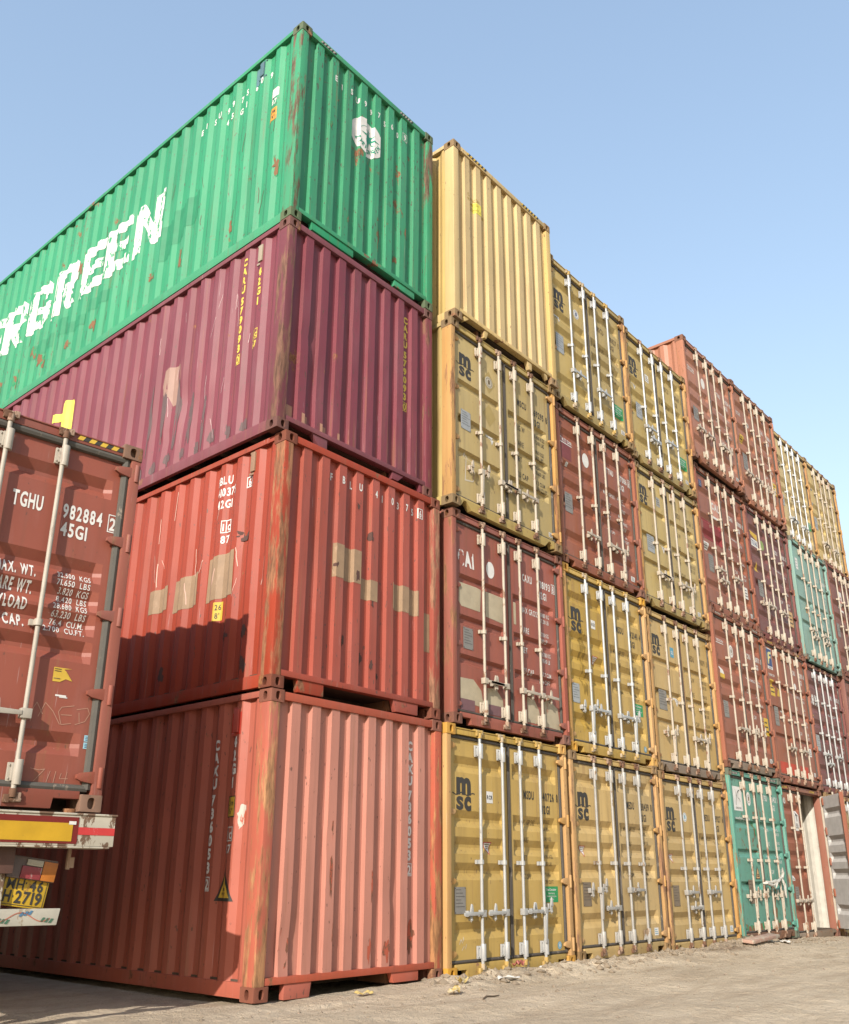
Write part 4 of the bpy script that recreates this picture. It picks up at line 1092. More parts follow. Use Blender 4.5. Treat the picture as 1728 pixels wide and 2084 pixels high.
for (x, z, a, b, sd) in ((0.3, 0.22, 0.25, 0.06, 1), (0.9, 0.21, 0.28, 0.05, 2), (0.95, 1.8, 0.06, 0.14, 3), (1.1, 1.9, 0.04, 0.08, 4), (1.02, 1.55, 0.03, 0.05, 5), (0.6, 0.2, 0.2, 0.05, 7), (0.55, 1.75, 0.015, 0.06, 8), (0.95, 1.45, 0.1, 0.015, 9)):
    d = Decal(); d.blob(x, z, a, b, sd, 0.004, 0, 26, 0.7)
    d.build('rust_scar', flat('brown_rust_scar', (0.24, 0.12, 0.06), 0.85), dl, ll)
for (x, z, a, b, sd) in ((1.7, 0.24, 0.4, 0.08, 1), (1.5, 0.5, 0.08, 0.15, 2), (1.6, 0.85, 0.05, 0.1, 3)):
    d = Decal(); d.blob(x, z, a, b, sd, 0.004, 0, 26, 0.7)
    d.build('rust_scar', flat('brown_rust_scar', (0.24, 0.12, 0.06), 0.85, wear=PAL['teal'], wear_amt=0.5), dr, lr)
TEAL = t
t, H, dl, dr, ll, lr = door_box((5, 2), 'rust red container right above the teal one with the rag', 'tri_red', 'E', 131, handles=(None, 0, 'd', 'd'), hz=0.75, sill_mat=M_DIRTY)
triton_mark(dl, ll, 0.13, 2.29, 1.1); round_sticker(dl, ll, 0.78, 2.2, 0.09, M_WHITE, True, 0.12); number(dr, lr, 'TCNU', '428870', '3', '45G1', M_WHITE, 2.2, 0.1, False); weights(dr, lr, M_WHITE, W_CAI, 1.75, 0.24, 0.075)
plate(dl, ll, 0.17, 0.9, 0.38, 1.2); small_sticker(dr, lr, 2.13, 0.95, 0.22, 0.34, M_YSIGN); small_sticker(dr, lr, 2.15, 0.3, 0.12, 0.08)
d = Decal(); d.poly([(0.16, 1.62), (0.36, 1.6), (0.34, 1.72), (0.24, 1.84), (0.2, 1.84)], 0.003, 0); d.poly([(0.16, 1.62), (0.36, 1.6), (0.36, 1.69), (0.17, 1.7)], 0.005, 1); d.build('sticker', [M_WHITE, M_YSIGN], dl, ll); hazard(t, H, [(0.2, 0.45), (1.9, 2.2)], 4, M_WHITE, M_RUST)
t, H, dl, dr, ll, lr = door_box((5, 3), 'rust red container with a salmon sign on its left door, two above the teal one', 'tri_red', 'E', 137, handles=(180, 0, 180, None), hz=0.9, hz2=0.7, notch='tri')
d = Decal(); d.rect(0.66, 2.02, 1.0, 2.45, 0.003, 0); d.text('CAL', 0.68, 2.2, 0.14, 1, 0.8, 0.005, heavy=2); d.rect(0.66, 2.0, 1.0, 2.05, 0.005, 1); d.build('logo', [M_SALM, M_WHITE], dl, ll)
number(dr, lr, 'TGHU', '430001', '8', '45G1', M_WHITE, 2.2, 0.1, False); weights(dr, lr, M_WHITE, W_CAI, 1.78, 0.24, 0.075); small_sticker(dl, ll, 0.25, 2.6, 0.13, 0.14, M_NAVY, None, M_PLATEL); small_sticker(dl, ll, 0.25, 1.3, 0.22, 0.14, M_WHITE)
plate(dl, ll, 0.28, 0.8, 0.5, 1.15); small_sticker(dr, lr, 2.0, 0.75, 0.16, 0.24, M_WHITE); small_sticker(dr, lr, 2.15, 0.3, 0.1, 0.09); hazard(t, H, [(0.25, 0.5)], 4, M_WHITE, M_RUST)
d = Decal(); d.rect(0.2, 1.45, 1.15, 1.9, 0.0012); d.build('paint_patch', flat('deep_red_patch', lin(140, 52, 52), 0.6), dl, ll)
t, H, dl, dr, ll, lr = door_box((5, 4), 'salmon red container with sunlit left side, standing above the yellow top row', 'tri_pale', 'C', 139, handles=(0, 0, 180, 'd'), hz=0.75, notch='tri')
triton_mark(dl, ll, 0.13, 2.08, 1.1); round_sticker(dl, ll, 0.84, 2.0, 0.09, M_WHITE, False, 0.12); number(dr, lr, 'TTNU', '494324', '8', '42G1', M_WHITE, 2.0, 0.1, False); weights(dr, lr, M_WHITE, W_CAI, 1.62, 0.24, 0.075)
plate(dl, ll, 0.22, 0.95, 0.45, 1.25); small_sticker(dr, lr, 2.15, 0.28, 0.12, 0.08)

# --- column 6
t, H, dl, dr, ll, lr = door_box((6, 1), 'dark red container on the sand with its right door swung open on a white inside', 'tri_red', 'E', 149, handles=(0, 0, None, None), hz=0.7, closed=(1, 0), lined=True, sill_mat=M_DIRTY)
bpy.data.objects.remove(dr)
d = Decal(); d.rect(0.74, 1.98, 0.98, 2.36, 0.003, 0); d.poly([(0.86, 2.34), (0.79, 2.26), (0.845, 2.27), (0.845, 2.16), (0.875, 2.16), (0.875, 2.27), (0.93, 2.26)], 0.005, 1)
for k in range(3): d.rect(0.78, 2.03 + 0.035 * k, 0.94 - 0.03 * k, 2.045 + 0.035 * k, 0.005, 1)
d.build('sticker', [M_WHITE, M_BLACK], dl, ll); round_sticker(dl, ll, 0.3, 2.52, 0.06, M_WHITE, True, m2=M_FADED); small_sticker(dl, ll, 0.3, 1.1, 0.14, 0.09, M_WHITE); plate(dl, ll, 0.3, 0.62, 0.5, 0.95, M_PLATE); hazard(t, H, [(0.25, 0.5), (1.75, 2.05)], 4, M_YSIGN, M_RUST)
# the open leaf: turned about its right-hand hinge line
hx, hy = W - 0.06, 0.0
gl = Leaf(0.02, 1.1, 0.165, H - 0.135, REC['E'](H), y=0.0, seed=5)
mb = MB(); gl.mesh(mb)
mb2 = MB()
M_GREYIN = flat('grey_door_inside', (0.78, 0.76, 0.73), 0.6, wear=(0.5, 0.44, 0.38), wear_amt=0.3)
od = build(mb, 'door', [M_GREYIN], t, smooth=14, loc=(hx, hy, 0), rot=(0, 0, pi + radians(37)))
od['label'] = 'open door leaf showing its grey inside'
for xa in (0.0, 1.115):
    m3 = MB(); m3.box(xa - 0.012, xa + 0.012, -0.035, 0.05, 0.15, H - 0.12); build(m3, 'gasket', M_BARC if xa < 0.5 else M_CAM, od)
m3 = MB(); m3.box(1.128, 1.15, -0.045, 0.03, 0.15, H - 0.12); build(m3, 'leaf_edge', rail_mat('tri_red'), od)
m3 = MB(); m3.box(0.02, 1.1, 0.045, 0.05, 0.165, H - 0.135); build(m3, 'outer_skin', panel_mat('tri_red'), od)
for bx in (0.4, 0.85):
    m3 = MB(); m3.tube([(bx, 0.1, 0.07), (bx, 0.1, H - 0.06)], 0.0195, 10); build(m3, 'locking_bar', M_BARC, od)
for k in range(5): cached('hinge', hinge_mesh, 'hinge', frame_mat('tri_red'), od, (0.06, -0.02, 0.24 + (H - 0.47) * k / 4), (0, 0, 0))
t, H, dl, dr, ll, lr = door_box((6, 2), 'rust red container with a navy F sign on its left door', 'tri_red', 'D', 151, handles=(None, 0, 180, None), hz=0.72)
d = Decal(); d.rect(0.13, 2.26, 0.42, 2.7, 0.003, 1); d.rect(0.145, 2.32, 0.405, 2.68, 0.005, 0)
d.poly([(0.18, 2.36), (0.23, 2.36), (0.26, 2.48), (0.34, 2.49), (0.36, 2.54), (0.27, 2.53), (0.28, 2.57), (0.37, 2.58), (0.39, 2.63), (0.26, 2.62), (0.2, 2.58)], 0.007, 2)
d.text('FLORENS', 0.275, 2.275, 0.03, 0, 0.8, 0.005, heavy=1, align='C'); d.build('logo', [M_NAVY, M_WHITE, flat('pale_yellow_marking', (0.75, 0.68, 0.3), spots=0)], dl, ll)
d = Decal(); d.text('FLORENS.COM', 0.14, 2.12, 0.05, 0, 0.6, heavy=1); d.build('web_address', M_WHITE, dl, ll)
number(dr, lr, 'TCNU', '622395', '8', '45G1', M_WHITE, 2.35, 0.1, False); weights(dr, lr, M_WHITE, W_CAI, 1.85, 0.26, 0.075); small_sticker(dl, ll, 0.25, 1.88, 0.24, 0.34, M_YSIGN); plate(dl, ll, 0.2, 1.12, 0.42, 1.5)
d = Decal(); d.poly([(0.48, 1.74), (0.68, 1.74), (0.58, 1.95)], 0.003); d.build('warning_triangle', M_YSIGN, dl, ll); triangle_sticker(dl, ll, 0.75, 1.4, 0.085, False); round_sticker(dr, lr, 1.6, 2.1, 0.07, M_WHITE, False); small_sticker(dr, lr, 2.0, 0.75, 0.17, 0.17, M_WHITE); small_sticker(dr, lr, 2.12, 0.3, 0.1, 0.08)
d = Decal(); d.rect(0.2, 0.2, 1.14, 0.42, 0.0015); d.build('paint_patch', flat('bright_red_patch', lin(196, 76, 56), 0.6), dl, ll)
d = Decal(); d.rect(1.3, 0.2, 1.75, 0.42, 0.0015); d.build('paint_patch', flat('bright_red_patch', lin(196, 76, 56), 0.6), dr, lr); hazard(t, H, [(0.25, 0.5), (1.75, 2.05)], 4, M_YSIGN, M_RUST)
t, H, dl, dr, ll, lr = door_box((6, 3), 'purple-brown container with yellow and blue logo and green dot', 'purple_door', 'E', 157, handles=('d', 0, 180, None), hz=0.8)
d = Decal(); d.poly([(0.18, 2.3), (0.55, 2.22), (0.55, 2.36), (0.18, 2.45)], 0.003, 0); d.rect(0.18, 2.05, 0.55, 2.22, 0.003, 1); d.text('TEXAS', 0.2, 2.09, 0.1, 2, 0.6, 0.005, heavy=1); d.build('logo', [M_YSIGN, M_WHITE, M_NAVY], dl, ll)
round_sticker(dl, ll, 0.8, 2.2, 0.11, flat('lime_sticker', (0.3, 0.4, 0.13)), False); number(dr, lr, 'GESU', '544065', '3', '45G1', M_WHITE, 2.2, 0.1, False); weights(dr, lr, M_WHITE, W_CAI, 1.78, 0.24, 0.075)
d = Decal(); d.poly([(0.3, 1.5), (0.48, 1.5), (0.42, 1.58), (0.32, 1.72)], 0.003); d.build('warning_triangle', M_YSIGN, dl, ll); plate(dl, ll, 0.3, 0.95, 0.55, 1.3); small_sticker(dr, lr, 2.05, 0.8, 0.25, 0.35, flat('faded_orange_sign', (0.65, 0.42, 0.2), 0.6)); hazard(t, H, [(0.25, 0.5), (1.75, 2.05)], 4, M_WHITE, M_RUST)
t, H, dl, dr, ll, lr = door_box((6, 4), 'salmon red container topmost left of the yellow pair at the far end', 'tri_pale', 'E', 163, handles=(0, 0, 'd', 'd'), hz=0.75)
triton_mark(dl, ll, 0.13, 2.2, 0.9); round_sticker(dl, ll, 0.78, 2.1, 0.06, M_WHITE, True); number(dr, lr, 'TCNU', '438801', '1', '45G1', M_WHITE, 2.2, 0.1, False); weights(dr, lr, M_WHITE, W_CAI, 1.78, 0.24, 0.075)
small_sticker(dl, ll, 0.33, 1.6, 0.2, 0.2, M_YSIGN); plate(dl, ll, 0.25, 0.85, 0.5, 1.25); small_sticker(dr, lr, 2.05, 0.95, 0.22, 0.3, M_YSIGN); hazard(t, H, [(0.25, 0.55), (1.75, 2.05)], 5, M_WHITE, M_RUST)

# --- column 7
t, H, dl, dr, ll, lr = door_box((7, 1), 'yellow container on the sand partly hidden behind the open door', 'msc', 'A', 167, bars=M_BARS, handles=(0, 0, 180, 180))
msc_logo(dl, ll, 0.31, 2.1); number(dr, lr, 'MSDU', '723305', '0', '45G1', M_BLACK, 2.1, 0.1, False); small_sticker(dl, ll, 0.4, 1.6, 0.1, 0.2, M_WHITE)
t, H, dl, dr, ll, lr = door_box((7, 2), 'purple-brown container with white lettering ending in ex on its left door', 'purple_door', 'E', 173, bars=M_BARS, handles=(180, 0, 180, None), hz=0.85, hz2=0.65)
d = Decal(); d.text('tex', 0.14, 1.93, 0.34, cond=0.62, heavy=1); d.build('logo', M_WHITE, dl, ll); number(dr, lr, 'TEMU', '718805', '2', '45G1', M_WHITE, 2.2, 0.1, False); weights(dr, lr, M_WHITE, W_CAI, 1.78, 0.24, 0.075)
plate(dl, ll, 0.2, 0.9, 0.45, 1.25, M_PLATEL); small_sticker(dl, ll, 0.22, 1.6, 0.22, 0.28, M_MAUVE, None, M_YSIGN); hazard(t, H, [(0.25, 0.5), (1.75, 2.05)], 4, M_SALM, M_RUST)
t, H, dl, dr, ll, lr = door_box((7, 3), 'pale teal container between red ones, under the yellow far pair', 'teal_pale', 'D', 179, handles=(180, 0, 180, 0), hz=0.8, hz2=0.65)
number(dr, lr, 'DFSU', '720118', '4', '45G1', M_WHITE, 2.2, 0.1, False); weights(dr, lr, M_WHITE, W_OLD, 1.78, 0.24, 0.075); small_sticker(dl, ll, 0.3, 2.35, 0.16, 0.28, M_WHITE, None, M_PLATEL)
d = Decal(); d.poly([(0.5, 1.2), (0.72, 1.2), (0.61, 1.5)], 0.003); d.build('warning_triangle', flat('faded_orange_sign', (0.65, 0.42, 0.2), 0.6), dl, ll)
t, H, dl, dr, ll, lr = door_box((7, 4), 'pale yellow container with brilliant white bars, left of the far pair in the top row', 'msc_pale', 'A', 181, bars=M_BARS, handles=(180, 0, 180, None))
eco_sticker(dr, lr, 1.86, 0.75, 2.18, 0.98); number(dr, lr, 'MSDU', '530117', '6', '45G1', M_FADED, 2.1, 0.1, False); weights(dr, lr, M_FADED, W_MSC, 1.7, 0.22); plate(dl, ll, 0.2, 0.9, 0.4, 1.2, M_PLATEL); msc_logo(dl, ll, 0.31, 2.1)

# --- column 8
t, H, dl, dr, ll, lr = door_box((8, 1), 'red container at the far end of the bottom tier', 'wine', 'E', 191, handles=(0, 0, 180, 180))
t, H, dl, dr, ll, lr = door_box((8, 2), 'red-brown container with a white square sticker at the far right, second tier', 'wine', 'E', 193, handles=(0, 0, 180, 180), hz=0.75)
small_sticker(dl, ll, 0.3, 1.95, 0.36, 0.24, M_WHITE); plate(dl, ll, 0.2, 0.9, 0.45, 1.25)
t, H, dl, dr, ll, lr = door_box((8, 3), 'red-brown container at the far right under the last yellow one', 'wine', 'E', 197, handles=(180, 0, 180, 180), hz=0.75)
d = Decal(); d.rect(0.72, 1.75, 0.98, 2.3, 0.003, 0); d.text('G', 0.85, 2.0, 0.16, 1, 0.8, 0.005, heavy=2, align='C'); d.rect(0.76, 1.82, 0.94, 1.86, 0.005, 1); d.rect(0.76, 1.9, 0.94, 1.93, 0.005, 1); d.build('logo', [M_WHITE, M_RED], dl, ll)
small_sticker(dl, ll, 0.25, 2.45, 0.1, 0.12, M_WHITE); plate(dl, ll, 0.2, 1.0, 0.42, 1.35); number(dr, lr, 'GESU', '618802', '9', '45G1', M_WHITE, 2.2, 0.1, False)
t, H, dl, dr, ll, lr = door_box((8, 4), 'yellow container with cream bars, last of the top row at the right', 'msc_pale', 'A', 199, handles=(180, 0, 180, None))
plate(dl, ll, 0.2, 0.95, 0.42, 1.3, M_PLATEL); round_sticker(dl, ll, 0.3, 2.15, 0.1, M_PLATE, True); small_sticker(dl, ll, 0.28, 1.65, 0.1, 0.1, M_WHITE); number(dr, lr, 'MEDU', '813302', '7', '45G1', M_FADED, 2.1, 0.1, False)

# white rag knotted round the teal container's bars
dx, dy, z0, H = STACK[(5, 1)]
rag = thing('rag', 'white cloth rag tied around the locking bars of the teal container', 'rag', (4 * PITCH + dx + 1.4, dy - 0.03, z0 + 0.95))
mb = MB()
mb.tube([(-0.4, 0.03, -0.03), (-0.38, -0.03, -0.02), (-0.25, -0.035, -0.05), (-0.1, -0.03, -0.06), (0.0, -0.04, -0.01), (0.12, -0.03, 0.0), (0.3, -0.02, 0.05), (0.42, -0.02, 0.09)], [0.02, 0.024, 0.03, 0.026, 0.034, 0.03, 0.022, 0.016], 8)
mb.tube([(-0.38, -0.02, 0.0), (-0.2, -0.035, -0.01), (0.0, -0.045, 0.01), (0.03, -0.05, -0.03)], [0.018, 0.02, 0.03, 0.026], 8)
mb.tube([(0.38, -0.02, 0.06), (0.41, -0.035, 0.15), (0.42, -0.03, 0.24)], [0.02, 0.024, 0.008], 7)
mb.tube([(0.36, -0.02, 0.05), (0.4, -0.045, -0.06), (0.41, -0.04, -0.2), (0.43, -0.04, -0.27)], [0.02, 0.026, 0.02, 0.01], 7)
mb.tube([(0.02, -0.05, 0.0), (-0.03, -0.06, -0.06), (-0.04, -0.05, -0.11)], [0.026, 0.022, 0.008], 7)
build(mb, 'cloth', flat('dirty_white_cloth', (0.58, 0.55, 0.49), 0.95, wear=(0.35, 0.31, 0.26), wear_amt=0.6), rag)

# ------------------------------------------------------------------ parked trailer with its container
TQ = (-4.1455, 0.035, 1.418); TYAW = -0.122
t = thing('shipping_container', 'dark red container riding on the parked trailer at the left', 'container', TQ, TYAW, None)
TH = 2.896
shell(t, TH, 'truck_red', seed=211); fittings(t, TH, paint('fitting_truck', (0.24, 0.13, 0.08), 0.5))
dl, dr, ll, lr = make_doors(t, TH, 'truck_red', 'T', bars=flat('grimy_cream_bar', (0.46, 0.41, 0.34), 0.55, wear=(0.35, 0.29, 0.24), wear_amt=0.35), handles=(0, 0, 0, 0), hz=0.63, hz2=0.64, seed=212, gask=M_GASKT, thick=1.55)
ll.shift = lr.shift = 0.022
for nm, tx, u, zz_, hh, ww in (('owner_code', 'TGHU', 1.485, 2.17, 0.12, 0.225), ('serial_number', '982884', 1.865, 2.165, 0.115, 0.31), ('size_code', '45G1', 1.865, 2.02, 0.11, 0.205)):
    d = Decal(); d.text(tx, u, zz_, hh, heavy=1, width=ww); d.build(nm, M_WHITE, dr, lr)
d = Decal(); d.text('2', 2.262, 2.155, 0.105, cond=0.72, heavy=1, align='C'); d.frame(2.222, 2.135, 2.302, 2.285, 0.008); d.build('check_digit', M_WHITE, dr, lr)
for a, z in (('MAX. WT.', 1.655), ('TARE WT.', 1.53), ('PAYLOAD', 1.4), ('CU. CAP.', 1.27)):
    d = Decal(); d.text(a, 1.735 if a[-1] == '.' and a[0] != 'C' else 1.705, z, 0.09, heavy=1, align='R', word=0.45, width=0.285); d.build('weight_heading', M_WHITE, dr, lr)
for i, s_ in enumerate(('32.500 KGS', '71.650 LBS', '3.820 KGS', '8.420 LBS', '28.680 KGS', '63.230 LBS', '76.4 CU.M.', '2.700 CU.FT.')):
    d = Decal(); d.text(s_, 2.15, 1.69 - i * 0.0605, 0.048, heavy=0, align='R', word=0.7, slant=0.08, width=0.0255 * len(s_)); d.build('weight_line', M_WHITE, dr, lr)
d = Decal(); d.poly([(1.965, 0.905), (2.02, 0.905), (2.06, 0.93), (2.11, 0.92), (2.04, 0.95), (2.0, 0.955), (2.06, 0.985), (2.04, 1.0), (2.1, 1.01), (1.965, 1.01)], 0.003, 0)
for z in (0.98, 0.995, 0.925): d.rect(1.97, z, 2.02, z + 0.006, 0.005, 1)
d.build('torn_sticker', [M_YSIGN, M_FADED], dr, lr)
d = Decal(); d.rect(2.0, 0.8, 2.08, 0.812, 0.003); d.rect(2.03, 0.792, 2.09, 0.799, 0.003); d.build('paper_scrap', M_WHITE, dr, lr)
for z in (0.52, 0.468): small_sticker(dr, lr, 2.282, z, 0.06, 0.045, M_LBLUE, None, M_NAVY)
chalk(dr, lr, [[(1.85, 0.6), (1.86, 0.7), (1.88, 0.74), (1.93, 0.66)], [(1.9, 0.64), (1.94, 0.745), (2.0, 0.69), (2.06, 0.6)], [(2.15, 0.745), (2.06, 0.725), (2.04, 0.69), (2.07, 0.6), (2.14, 0.615)], [(2.06, 0.67), (2.14, 0.675)], [(2.19, 0.7), (2.2, 0.63)], [(2.17, 0.72), (2.25, 0.74), (2.27, 0.7), (2.24, 0.64), (2.17, 0.61)]], 0.005, M_CHALKR)
chalk(dr, lr, [[(1.9, 0.28), (1.96, 0.27), (2.0, 0.28)], [(2.0, 0.28), (1.93, 0.19)], [(2.04, 0.27), (2.02, 0.19)], [(2.08, 0.27), (2.07, 0.19)], [(2.12, 0.26), (2.11, 0.22), (2.17, 0.225)], [(2.16, 0.27), (2.15, 0.19)]], 0.0045, M_CHALKR)
hazard(t, TH, [(1.9, 2.27)], 4, M_YSIGN, M_BLACK, (-0.08, -0.03), 0.02)

tr = thing('truck_trailer', 'parked flatbed trailer with white rear beam, red and yellow reflector board and yellow number plate', 'trailer', (TQ[0], TQ[1], 0), TYAW)
TZ = TQ[2]
M_WORN = flat('worn_white_paint', (0.6, 0.54, 0.43), 0.7, wear=(0.2, 0.12, 0.075), wear_amt=0.72)
M_CHAS = paint('chassis_paint', (0.13, 0.06, 0.045), 0.4)
mb = MB(); mb.box(-0.06, 2.49, -0.16, -0.06, TZ - 0.24, TZ - 0.035); mb.box(-0.06, 2.5, -0.17, 0.1, TZ - 0.036, TZ - 0.022); mb.box(-0.06, 2.46, -0.17, 0.05, TZ - 0.253, TZ - 0.241)
build(mb, 'rear_beam', M_WORN, tr, 0.006)
d = Decal(); d.rect(1.3, TZ - 0.225, 2.225, TZ - 0.05, 0.004, 0); d.rect(1.36, TZ - 0.21, 2.185, TZ - 0.09, 0.007, 1); d.rect(2.155, TZ - 0.1, 2.205, TZ - 0.078, 0.009, 2)
d.rect(0.2, TZ - 0.225, 1.15, TZ - 0.05, 0.004, 0); d.rect(0.25, TZ - 0.21, 1.1, TZ - 0.09, 0.007, 1); d.build('reflector_board', [flat('reflector_red', (0.2, 0.018, 0.014), 0.4), flat('reflector_yellow', (0.6, 0.35, 0.02), 0.4), M_WHITE], tr, Flat(-0.16))
d = Decal(); d.rect(2.226, TZ - 0.165, 2.488, TZ - 0.115, 0.003); d.build('red_tape', flat('red_tape', (0.6, 0.05, 0.05), 0.4, wear=(0.7, 0.6, 0.55), wear_amt=0.35), tr, Flat(-0.16))
for x in (0.55, 1.75):
    mb = MB(); mb.box(x, x + 0.12, -0.05, 12.2, TZ - 0.42, TZ - 0.05); build(mb, 'chassis_beam', M_CHAS, tr, 0.006)
for y in (0.3, 3.5, 7.5, 11.8):
    mb = MB(); mb.box(-0.02, 2.46, y, y + 0.12, TZ - 0.2, TZ - 0.05); build(mb, 'cross_beam', M_CHAS, tr, 0.006)
for x in (0.15, 2.25):
    mb = MB(); mb.tube([(x, 0.1, TZ - 0.05), (x, 0.1, TZ + 0.02)], 0.05, 12); build(mb, 'twist_lock', M_RUST, tr)
mb = MB(); mb.box(1.75, 1.84, 0.0, 0.05, TZ - 0.66, TZ - 0.25); mb.box(0.6, 0.69, 0.0, 0.05, TZ - 0.66, TZ - 0.25); build(mb, 'guard_strut', M_WORN, tr, 0.005)
mb = MB(); mb.prism([(0.2, TZ - 0.745), (2.2, TZ - 0.745), (2.215, TZ - 0.64), (0.2, TZ - 0.635)], -0.06, -0.01); build(mb, 'under_guard', flat('chalky_white_paint', (0.56, 0.52, 0.43), 0.8, wear=(0.4, 0.33, 0.24), wear_amt=0.35), tr, 0.005)
d = Decal(); zc = TZ - 0.69
d.stroke([(0.3 + k * 0.01, zc + 0.028 * sin((0.3 + k * 0.01 - 1.9) * 22 + 0.4)) for k in range(186)], 0.006, 0.003, 0)
for k in range(13):
    x = 2.13 - k * 0.1428; up = 1 if k % 2 else -1
    for j in range(3):
        xx = x - 0.03 + 0.028 * j; zz = zc + up * (0.018 + 0.004 * j)
        d.poly([(xx - 0.016, zz - 0.012), (xx + 0.004, zz - 0.014), (xx + 0.02, zz + 0.012), (xx + 0.004, zz + 0.014)], 0.003, 1 if up > 0 else 2)
d.build('painted_ornament', [flat('ornament_red', (0.5, 0.16, 0.1), spots=0), flat('ornament_blue', (0.09, 0.2, 0.33), spots=0), flat('ornament_green', (0.07, 0.16, 0.1), spots=0)], tr, Flat(-0.06))
# tail lamp and number plate
TILT = radians(7.5); PIV = Vector((1.87, 0, TZ - 0.37))
mb = MB(); mb.box(-0.01, 0.32, 0.03, 0.1, -0.07, 0.075); lamp = build(mb, 'tail_lamp', flat('lamp_housing', (0.2, 0.15, 0.14), 0.5), tr, 0.01, loc=PIV, rot=(0, TILT, 0))
for a, b, c_, e, m_ in ((1.975, 2.085, -0.35, -0.31, flat('clear_lens', (0.5, 0.46, 0.38), 0.25, wear=(0.25, 0.16, 0.14), wear_amt=0.6)), (1.95, 2.085, -0.435, -0.355, flat('red_lens', (0.3, 0.05, 0.06), 0.3, wear=(0.45, 0.3, 0.28), wear_amt=0.65)), (2.09, 2.185, -0.435, -0.31, flat('amber_lens', (0.5, 0.17, 0.03), 0.3, wear=(0.42, 0.24, 0.14), wear_amt=0.45))):
    mb = MB(); mb.box(a - PIV.x, b - PIV.x, 0.012, 0.03, 0.37 + c_, 0.37 + e)
    build(mb, 'lens', m_, lamp, 0.003)
mb = MB(); mb.prism([(1.86 - PIV.x + a, b + 0.37) for a, b in ((0.0, -0.405), (0.0, -0.6), (0.015, -0.615), (0.295, -0.615), (0.31, -0.6), (0.31, -0.405))], 0.05, 0.058)
pl = build(mb, 'number_plate', flat('plate_yellow', (0.62, 0.39, 0.03), 0.5, wear=(0.4, 0.22, 0.05), wear_amt=0.35), tr, 0.002, loc=PIV, rot=(0, TILT, 0))
d = Decal(); px, pz = -1.87, 0.37
d.frame(1.868 + px, -0.605 + pz, 2.16 + px, -0.425 + pz, 0.004, 0.003); d.text('MH', 1.89 + px, -0.507 + pz, 0.07, heavy=0, width=0.115); d.text('46', 2.045 + px, -0.507 + pz, 0.07, heavy=1, width=0.09)
d.rect(2.013 + px, -0.468 + pz, 2.021 + px, -0.455 + pz); d.text('H', 1.885 + px, -0.588 + pz, 0.075, heavy=1, width=0.05); d.rect(1.945 + px, -0.56 + pz, 1.951 + px, -0.545 + pz); d.text('2719', 1.962 + px, -0.59 + pz, 0.078, heavy=1, gap=0.1, width=0.18); d.build('plate_lettering', M_BLACK, pl, Flat(0.05))
mb = MB(); mb.box(2.245, 2.265, 0.0, 0.03, TZ - 0.39, TZ - 0.24); mb.box(2.255, 2.29, -0.005, 0.01, TZ - 0.38, TZ - 0.31); build(mb, 'flap_bracket', M_CAM, tr)
M_TYRE = flat('tyre_rubber', (0.03, 0.03, 0.03), 0.85); M_RIM = flat('rim_red', (0.2, 0.06, 0.04), 0.6)
for y in (2.6, 3.9, 5.2):
    mb = MB(); mb.tube([(0.3, y, 0.5), (2.14, y, 0.5)], 0.07, 10); build(mb, 'axle', M_CHAS, tr)
    for x in (0.02, 0.33, 1.83, 2.14):
        mb = MB(); mb.tube([(x, y, 0.5), (x + 0.02, y, 0.5), (x + 0.24, y, 0.5), (x + 0.26, y, 0.5)], [0.46, 0.5, 0.5, 0.46], 28); wh = build(mb, 'wheel', M_TYRE, tr)
        mb = MB(); mb.tube([(x - 0.01, y, 0.5), (x + 0.27, y, 0.5)], 0.27, 20); build(mb, 'rim', M_RIM, wh)
mb = MB(); mb.box(0.7, 0.8, 9.2, 9.3, 0.1, TZ - 0.3); mb.box(1.6, 1.7, 9.2, 9.3, 0.1, TZ - 0.3); mb.box(0.62, 0.88, 9.1, 9.4, 0.0, 0.1); mb.box(1.52, 1.78, 9.1, 9.4, 0.0, 0.1); build(mb, 'landing_leg', M_CHAS, tr)

# ------------------------------------------------------------------ ground


def ground_z(x, y):
    z = -0.012 - 0.09 * max(0, min(1, (x - 11.5) / 4))
    z += 0.028 * noise.noise(Vector((x * 0.55, y * 0.55, 1.3))) + 0.014 * noise.noise(Vector((x * 1.9, y * 1.9, 4.1))) + 0.012 * noise.noise(Vector((x * 5.5, y * 5.5, 7.7)))
    # ruts running along the row
    if -6 < y < -0.4: z += 0.014 * sin((y + 0.12 * x) * 4.2 + noise.noise(Vector((x * 0.3, y * 0.3, 0))) * 2.5)
    # ridge of drifted sand along the doors
    yy = y + 0.22 + 0.1 * noise.noise(Vector((x * 0.9, 0, 9)))
    a = math.exp(-(yy / 0.3) ** 2)
    amp = interp([1.6, 2.3, 3.0, 4.2, 5.0, 7, 8.2, 9.3, 10.2, 11.5, 20], [0.0, 0.05, 0.09, 0.09, 0.07, 0.075, 0.06, 0.14, 0.07, 0.0, 0.0], x)
    z += a * amp * (0.8 + 0.7 * noise.noise(Vector((x * 2.3, y * 2.3, 2))) + 0.5 * noise.noise(Vector((x * 8, y * 8, 5))))
    if y > 0.15 and -0.4 < x < 21: z = min(z, -0.02) - 0.02 * min(1, (y - 0.15) * 4)
    if -0.5 < x < 0.3 and -0.3 < y < 0.6: z = min(z, -0.006)
    return z


def lines(a, b, st, far):
    out = []; v = a
    while v < b: out.append(v); v += st
    out.append(b); s = st; v = b
    while v < far: s *= 1.6; v += s; out.append(min(v, far))
    s = st; v = a; lo = []
    while v > -far: s *= 1.6; v -= s; lo.append(max(v, -far))
    return lo[::-1] + out


